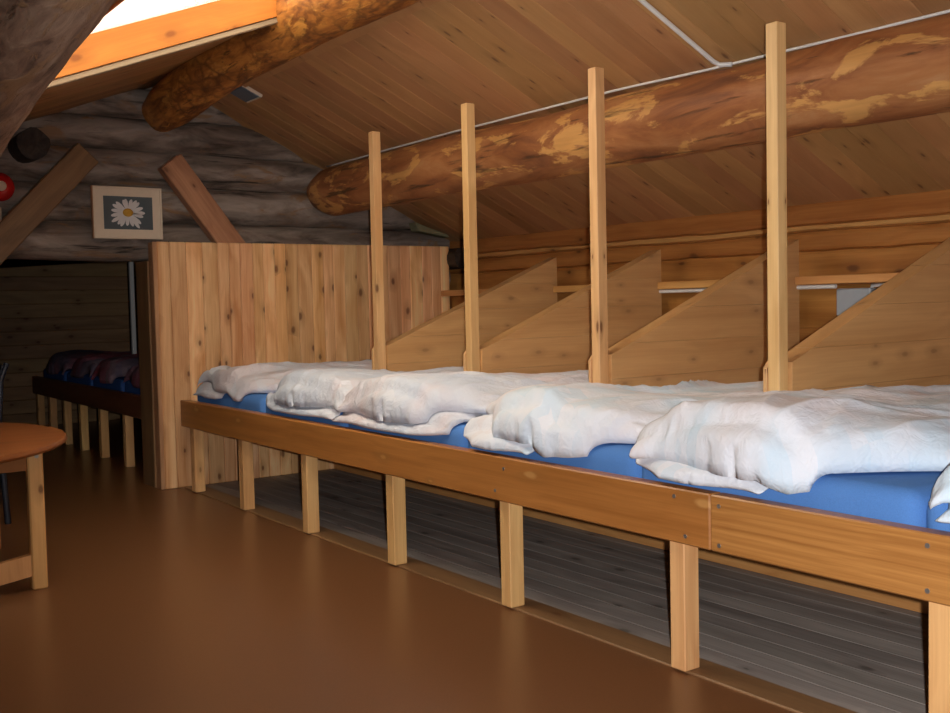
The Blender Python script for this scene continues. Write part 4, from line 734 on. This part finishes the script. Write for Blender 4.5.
    [-134, -201, 39, -103, -206, 61, -67, -207, 76, -31, -209, 92, 6, -210, 104, 43, -211, 113, 80, -211, 122, 117, -212, 131, 154, -212, 139, 192, -213, 146, 230, -213, 152, 267, -212, 156, 304, -211, 164, 342, -210, 170, 380, -208, 176, 417, -207, 182, 474, -205, 186, 530, -203, 191, 586, -202, 198, 644, -200, 197, 701, -197, 198, 777, -196, 193, 891, -196, 188, 1005, -195, 179, 1119, -194, 170, 1233, -193, 159, 1347, -192, 149, 1460, -190, 135, 1572, -188, 123, 1684, -187, 102, 1795, -185, 77, 1895, -186, 48, 1901, -187, 29],
    [-116, -231, 37, -84, -236, 58, -49, -238, 76, -13, -239, 90, 24, -240, 101, 60, -241, 112, 97, -242, 121, 134, -242, 129, 171, -242, 136, 208, -243, 143, 246, -242, 145, 283, -241, 151, 319, -240, 159, 357, -239, 167, 394, -237, 172, 431, -236, 178, 487, -232, 179, 543, -230, 187, 598, -229, 192, 655, -227, 193, 711, -224, 192, 787, -223, 188, 900, -223, 181, 1013, -221, 170, 1126, -220, 161, 1239, -219, 151, 1351, -218, 141, 1463, -215, 125, 1574, -215, 120, 1685, -214, 97, 1796, -212, 74, 1890, -214, 47, 1891, -213, 27],
    [-92, -260, 34, -61, -265, 56, -27, -268, 75, 8, -270, 90, 45, -271, 101, 81, -271, 111, 117, -272, 119, 154, -272, 127, 191, -272, 132, 228, -272, 138, 265, -270, 138, 301, -269, 146, 338, -268, 155, 375, -266, 161, 411, -264, 166, 448, -263, 170, 504, -259, 172, 558, -254, 174, 612, -255, 183, 668, -253, 187, 724, -250, 185, 799, -249, 178, 910, -249, 172, 1022, -247, 161, 1134, -247, 152, 1246, -246, 143, 1357, -244, 132, 1466, -236, 107, 1576, -241, 110, 1686, -240, 88, 1796, -238, 80, 1877, -237, 44, 1878, -236, 26],
    [-68, -289, 32, -39, -296, 56, -6, -299, 74, 30, -300, 88, 66, -301, 100, 101, -301, 109, 138, -301, 116, 174, -302, 122, 211, -302, 128, 247, -301, 132, 284, -298, 130, 320, -297, 141, 356, -295, 146, 392, -294, 154, 429, -291, 159, 466, -287, 159, 520, -286, 170, 572, -281, 167, 627, -282, 177, 682, -279, 180, 737, -276, 177, 811, -275, 170, 921, -275, 162, 1031, -274, 153, 1142, -273, 144, 1252, -272, 134, 1361, -267, 116, 1470, -262, 97, 1579, -267, 102, 1686, -265, 77, 1796, -265, 86, 1889, -259, 41, 1893, -255, 23],
    [-46, -319, 30, -17, -325, 54, 15, -328, 72, 50, -330, 86, 86, -331, 98, 121, -331, 106, 158, -331, 110, 194, -330, 116, 230, -330, 120, 266, -329, 123, 303, -325, 123, 338, -323, 131, 374, -322, 139, 410, -320, 146, 446, -318, 151, 482, -314, 152, 536, -311, 160, 586, -307, 159, 640, -307, 167, 695, -305, 173, 749, -303, 169, 822, -301, 161, 931, -300, 151, 1040, -299, 141, 1149, -298, 131, 1258, -295, 120, 1365, -289, 99, 1473, -289, 94, 1580, -292, 90, 1688, -292, 79, 1797, -292, 92, 1891, -286, 36, 1895, -282, 18],
    [-27, -350, 29, 2, -356, 53, 35, -359, 70, 70, -360, 84, 105, -360, 93, 141, -360, 100, 176, -360, 105, 212, -359, 109, 248, -359, 114, 284, -357, 116, 320, -353, 119, 356, -348, 119, 391, -347, 127, 426, -345, 134, 462, -342, 139, 498, -340, 145, 552, -334, 147, 599, -332, 148, 653, -332, 157, 707, -330, 164, 760, -328, 158, 832, -326, 148, 940, -325, 138, 1048, -324, 130, 1156, -323, 120, 1263, -319, 105, 1369, -312, 83, 1475, -315, 99, 1581, -317, 80, 1689, -318, 88, 1796, -319, 89, 1892, -313, 31, 1893, -309, 12],
    [-10, -381, 28, 20, -386, 49, 54, -388, 65, 88, -389, 79, 123, -390, 90, 158, -389, 93, 194, -388, 96, 230, -388, 101, 265, -387, 105, 301, -381, 103, 336, -379, 109, 371, -375, 111, 406, -373, 118, 442, -370, 123, 477, -367, 128, 512, -365, 135, 565, -357, 132, 612, -355, 133, 665, -355, 143, 717, -349, 146, 770, -352, 144, 841, -352, 138, 948, -350, 126, 1055, -348, 116, 1162, -345, 105, 1267, -339, 87, 1373, -339, 84, 1477, -342, 92, 1583, -343, 89, 1690, -343, 99, 1795, -345, 82, 1888, -339, 25, 1889, -336, 7],
    [6, -411, 26, 36, -415, 46, 70, -417, 60, 104, -418, 72, 139, -418, 82, 175, -417, 83, 210, -416, 86, 245, -416, 90, 281, -413, 93, 316, -408, 92, 351, -405, 97, 386, -399, 97, 421, -397, 104, 456, -394, 109, 491, -391, 115, 526, -387, 119, 575, -370, 110, 623, -376, 117, 675, -377, 127, 726, -365, 124, 777, -373, 126, 848, -372, 118, 955, -373, 110, 1061, -372, 101, 1166, -367, 87, 1270, -364, 74, 1375, -366, 89, 1478, -370, 90, 1585, -369, 95, 1691, -371, 99, 1791, -370, 68, 1868, -337, 7, 1879, -345, 20],
    [20, -442, 23, 51, -445, 41, 85, -446, 51, 119, -447, 63, 154, -446, 70, 189, -445, 73, 224, -445, 76, 260, -443, 78, 295, -439, 79, 330, -434, 81, 365, -430, 83, 400, -425, 86, 434, -422, 90, 469, -418, 94, 504, -413, 98, 539, -409, 103, 589, -393, 98, 633, -397, 99, 685, -393, 105, 731, -385, 103, 784, -389, 101, 854, -392, 97, 960, -392, 89, 1066, -393, 81, 1169, -391, 74, 1275, -391, 73, 1379, -393, 80, 1482, -394, 89, 1586, -395, 90, 1692, -391, 79, 1785, -391, 51, 1856, -353, 25, 1862, -357, 8],
    [33, -472, 20, 65, -474, 35, 99, -474, 44, 133, -475, 53, 167, -476, 61, 202, -473, 61, 237, -472, 63, 272, -469, 62, 307, -465, 65, 342, -459, 67, 377, -454, 68, 412, -450, 72, 446, -445, 74, 481, -440, 77, 516, -434, 80, 550, -428, 83, 598, -407, 76, 641, -401, 75, 693, -396, 79, 737, -396, 76, 789, -398, 74, 860, -401, 70, 965, -401, 63, 1070, -401, 54, 1174, -401, 48, 1279, -401, 48, 1384, -401, 53, 1485, -401, 63, 1586, -400, 62, 1689, -400, 53, 1770, -392, 29, 1843, -359, 26, 1853, -355, 12],
    [46, -501, 17, 77, -504, 33, 111, -505, 41, 145, -505, 48, 180, -505, 51, 215, -502, 50, 249, -499, 49, 284, -496, 49, 319, -489, 48, 353, -483, 49, 388, -476, 50, 423, -471, 52, 457, -466, 55, 492, -459, 56, 526, -453, 59, 560, -445, 60, 608, -425, 55, 645, -388, 54, 696, -401, 52, 742, -401, 49, 794, -401, 45, 864, -401, 41, 968, -402, 35, 1073, -402, 26, 1178, -401, 20, 1283, -401, 20, 1388, -401, 26, 1490, -400, 35, 1586, -401, 35, 1686, -401, 25, 1756, -397, 8, 1842, -376, 25, 1858, -371, 19],
    [67, -517, 7, 91, -528, 16, 125, -525, 20, 159, -519, 23, 191, -518, 24, 226, -519, 25, 261, -520, 27, 295, -517, 28, 330, -511, 29, 364, -504, 30, 399, -498, 30, 433, -491, 31, 467, -482, 31, 501, -473, 32, 535, -462, 33, 568, -450, 34, 613, -425, 40, 647, -386, 37, 697, -388, 29, 748, -393, 24, 799, -401, 25, 869, -402, 18, 973, -395, 8, 1077, -397, 7, 1182, -397, 7, 1287, -394, 7, 1391, -388, 8, 1494, -386, 13, 1586, -389, 9, 1683, -382, 8, 1753, -371, 15, 1836, -384, 8, 1851, -393, 7],
]
def quilt_shape(rows):
    return np.array(rows, float).reshape(len(rows), SHAPE_COLUMNS, 3)*.001
def refine(A):
    """doubles the grid along both axes with a four-point rule"""
    for _ in range(2):
        n = A.shape[0]; B = np.empty((2*n-1,)+A.shape[1:])
        B[0::2] = A
        P_ = np.concatenate([2*A[:1]-A[1:2], A, 2*A[-1:]-A[-2:-1]])
        B[1::2] = (-P_[:-3]+9*P_[1:-2]+9*P_[2:-1]-P_[3:])/16
        A = B.swapaxes(0, 1)
    return A
QS = {'A': refine(quilt_shape(SHAPE_FLAT)), 'B': refine(quilt_shape(SHAPE_PLUMP))}
QF = {k: refine(v) for k, v in QS.items()}
def quilt(bm, kind, mirror, yc, half, x0, x1, H, lift, seed, skew=None, power=1.9, wr=.023, fine=True, rear=None, back_drop=.28):
    A = (QF if fine else QS)[kind].copy()
    if mirror: A = A[::-1].copy(); A[..., 1] *= -1
    zm = np.percentile(A[..., 2], 97); xa, xb = -.11, 1.86
    n, m = A.shape[:2]; top, bot = {}, {}
    for i in range(n):
        for j in range(m):
            lx_, ly_, lz = A[i, j]
            u = i/(n-1)
            t = (lx_-xa)/(xb-xa)
            x = x0+(x1-x0)*t+(skew(u)*max(0, 1-t*1.6) if skew else 0); y = yc+ly_*half/.524
            if rear:
                w_ = min(1., max(0., (x-2.40)/.34)); w_ = w_*w_*(3-2*w_)
                yr_ = (rear[0]+rear[1])/2+max(-1., min(1., ly_/.46))*(rear[1]-rear[0]-.02)/2
                y += (yr_-y)*w_
            zz = 1-(1-min(1., max(0., lz/zm)))**power
            wk, big = crumple(Vector((x, y, 0)), seed*1.37)
            amt = min(1, zz*1.6)*min(1, .35+max(0, t)*2.2)
            b = over_edge(x)+(lift(u)*max(0, 1-t*3) if lift else 0)
            hx = H*(1-back_drop*min(1., max(0., (x-2.25)/.5)))
            z = b+hx*zz+(wr*wk+.012*big)*amt
            seam = i in (0, n-1) or j in (0, m-1)
            if seam: top[i, j] = bot[i, j] = bm.verts.new((x, y, b+H*zz*.6+.003))
            else:
                top[i, j] = bm.verts.new((x, y, max(z, b+.006)))
                bot[i, j] = bm.verts.new((x, y, b+.0015)) 
    for i in range(n-1):
        for j in range(m-1):
            bm.faces.new((top[i, j], top[i+1, j], top[i+1, j+1], top[i, j+1]))
            try: bm.faces.new((bot[i, j], bot[i, j+1], bot[i+1, j+1], bot[i+1, j]))
            except ValueError: pass
def duvet(i, mat, label, kind, mirror, H, x0, flap=None, skew=None, dy=0., seed=1, half=None, drop=.28):
    bm = new()
    yl, yr = JOINT[i], JOINT[i+1]; yc = (yl+yr)/2+dy; hw = half or (yl-yr)/2
    fa, fb = flap[:2] if flap else (0, 0)
    lift = (lambda u: .036*min(1, max(0, (u-fa+.08)/.08))*min(1, max(0, (fb+.08-u)/.08))) if flap else None
    quilt(bm, kind, mirror, yc, hw, x0, 3.93, H, lift, seed, skew, rear=BEDY[i], back_drop=drop)
    if flap:
        ya, yb = yl+dy+(yr-yl)*fa, yl+dy+(yr-yl)*fb
        quilt(bm, flap[3], flap[4], (ya+yb)/2, (ya-yb)/2, flap[2], flap[2]+.62, .045, None, seed+9, None, 2.2, .004, False)
    return tag(link('duvet', bm, mat, smooth=True), label, 'duvet', 'folded duvets on the bunk')
def cf(*pts): return lambda u: interp(pts, u)
duvet(0, M['duvet_pink'], 'folded pale duvet lying against the pine partition', 'A', False, .130, 2.165, (.02, .55, 2.15, 'B', False), None, -.01, 1, .43)
duvet(1, M['duvet_pink'], 'pinkish white duvet in front of the first post from the partition', 'B', True, .128, 2.145, (.0, .98, 2.125, 'A', True), None, .015, 2, .455)
duvet(2, M['duvet_pink'], 'rumpled white duvet in front of the second post from the partition', 'B', False, .145, 2.14, (.0, .98, 2.115, 'A', False), None, .01, 3)
duvet(3, M['duvet_blue'], 'white duvet with two drooping corners, in front of the third post from the partition', 'B', True, .145, 2.14, (.02, .52, 2.115, 'B', True), cf((0, .0), (.7, 0), (1, .12)), .015, 4, .46)
duvet(4, M['duvet_blue'], 'largest white duvet with pale blue checks, beside the tallest post', 'B', False, .160, 2.13, (.0, .56, 2.115, 'B', True), cf((0, .0), (.55, .0), (1, .24)), .0, 5, .44, .20)
duvet(5, M['duvet_blue'], 'white duvet cut off at the right edge of the photo', 'B', False, .145, 2.14, (.05, .60, 2.12, 'A', False), None, -.03, 6, .43)

# ------------------------------------------------------------------ round table
tcx, tcy, TR = .244, 4.60, .886
tab = thing('round_table', 'low round wooden table at the left edge of the photo', 'table', (tcx, tcy, 0))
bm = new(); lathe(bm, (tcx, tcy, 0), [(0, .560), (TR-.012, .560), (TR-.003, .556), (TR, .549), (TR, .540), (TR-.006, .531), (TR-.016, .528), (0, .528)], 128)
link('tabletop', bm, M['table_top'], tab, smooth=True, sharp=.5)
LG = [(.93, 4.185), (-.44, 4.185), (-.44, 5.015), (.93, 5.015)]
def tleg(x, y):
    bm = new(); box(bm, x-.028, x+.028, y-.024, y+.024, 0, .5275, .006); o = link('leg', bm, M['table_leg'], tab)
    bm = new(); tube(bm, [(x+.004, y-.0245, .508), (x+.004, y-.0275, .508)], .0075, 12); s = link('bolt', bm, M['screw'], None); s.parent = o
for x, y in LG: tleg(x, y)
for y in (4.185, 5.015):
    bm = new(); N = 24; up, lo = [], []
    for k in range(N+1):
        t = k/N; x = -.4115+1.313*t; a = abs(t-.5)*2
        up.append((x, .095+.04*(a**3))); lo.append((x, .002+.052*(a**2.0)*(a > .1)))
    pts = lo+up[::-1]; prism(bm, pts, y-.017, y+.017, .0); link('stretcher', bm, M['table_leg'], tab)
    bm = new(); box(bm, -.4115, .9015, y-.012, y+.012, .455, .527, .002); link('apron', bm, M['table_top'], tab)
for x in (-.44, .93):
    bm = new(); box(bm, x-.012, x+.012, 4.2095, 4.9905, .455, .527, .002); link('apron', bm, M['table_top'], tab)

# ------------------------------------------------------------------ dark chair behind the table
cx_, cy_ = .90, 5.78
ch = thing('dining_chair', 'dark chair behind the round table, only the back edge showing', 'chair', (cx_, cy_, 0))
bm = new(); box(bm, cx_-.21, cx_+.19, cy_-.21, cy_+.21, .43, .46, .012); link('seat', bm, M['dark'], ch)
for sx, sy in ((-1, -1), (-1, 1), (1, -1), (1, 1)):
    bm = new(); x = cx_+sx*.185; y = cy_+sy*.185
    tube(bm, [(x+sx*.02, y+sy*.02, 0), (x, y, .43)], .016, 10); link('leg', bm, M['dark'], ch, smooth=True, sharp=.8)
for sy in (-1, 1):
    bm = new(); y = cy_+sy*.185; tube(bm, [(cx_+.185, y, .455), (cx_+.195, y, .6), (cx_+.205, y, .72), (cx_+.235, y, .80)], .014, 10); link('back_post', bm, M['dark'], ch, smooth=True, sharp=.8)
bm = new()
for k in range(9):
    t = k/8
    z0_ = .60+.19*t; x_ = cx_+.178+.04*t*t
    if k < 8: box(bm, x_, x_+.014, cy_-.19, cy_+.19, z0_, z0_+.0238, 0)
link('backrest', bm, M['dark'], ch)

# ------------------------------------------------------------------ inner room bunk
p2 = thing('bunk_platform', 'dark railed bunk platform in the dim room past the opening', 'bunk', (2.15, 8, 0))
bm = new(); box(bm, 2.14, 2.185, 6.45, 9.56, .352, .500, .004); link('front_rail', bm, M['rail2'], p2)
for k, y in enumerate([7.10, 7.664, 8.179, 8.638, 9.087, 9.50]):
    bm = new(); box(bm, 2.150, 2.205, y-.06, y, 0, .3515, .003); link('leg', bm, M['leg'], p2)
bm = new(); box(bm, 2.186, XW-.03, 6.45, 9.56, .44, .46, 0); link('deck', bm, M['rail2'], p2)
n2 = ['nearest the opening', 'second from the opening', 'third from the opening', 'farthest in']
for k in range(4):
    y1 = 9.40-.72*(3-k)*1.0; y1 = 7.18+.74*k; y0 = y1-.70
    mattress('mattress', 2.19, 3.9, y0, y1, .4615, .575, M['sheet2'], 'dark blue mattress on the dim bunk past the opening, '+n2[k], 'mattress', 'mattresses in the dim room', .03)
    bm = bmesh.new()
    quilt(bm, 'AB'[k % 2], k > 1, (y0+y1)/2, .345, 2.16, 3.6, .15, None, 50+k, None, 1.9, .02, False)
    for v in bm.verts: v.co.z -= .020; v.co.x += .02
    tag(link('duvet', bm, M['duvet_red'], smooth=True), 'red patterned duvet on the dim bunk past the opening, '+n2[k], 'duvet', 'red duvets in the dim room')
bm = new(); box(bm, 2.497, 2.528, 7.925, 7.955, .461, 1.58, .003)
tag(link('bunk_post', bm, M['pale_post']), 'thin grey upright post over the red duvets in the dim room', 'post')

# ------------------------------------------------------------------ light
w = bpy.data.worlds.new('sky'); SC.world = w; w.use_nodes = True
bg = w.node_tree.nodes['Background']; bg.inputs[0].default_value = (1.0, .90, .74, 1); bg.inputs[1].default_value = 5.0
fl = bpy.data.lights.new('camera_flash', 'SPOT'); fl.energy = 306; fl.spot_size = math.radians(86); fl.spot_blend = .8
fl.shadow_soft_size = .012; fl.color = (.99, .98, 1.0)
fo = bpy.data.objects.new('camera_flash', fl); COL.objects.link(fo)
fo.location = CAM+_r2*.055+_u2*.012
aim = (CAM+_w*4+_r2*.75-_u2*.1)-fo.location
fo.rotation_euler = aim.to_track_quat('-Z', 'Y').to_euler()

SC.view_settings.view_transform = 'Standard'
try: SC.view_settings.look = 'None'
except Exception: pass
SC.view_settings.gamma = 1; SC.view_settings.use_curve_mapping = False
SC.view_settings.exposure = 0.0
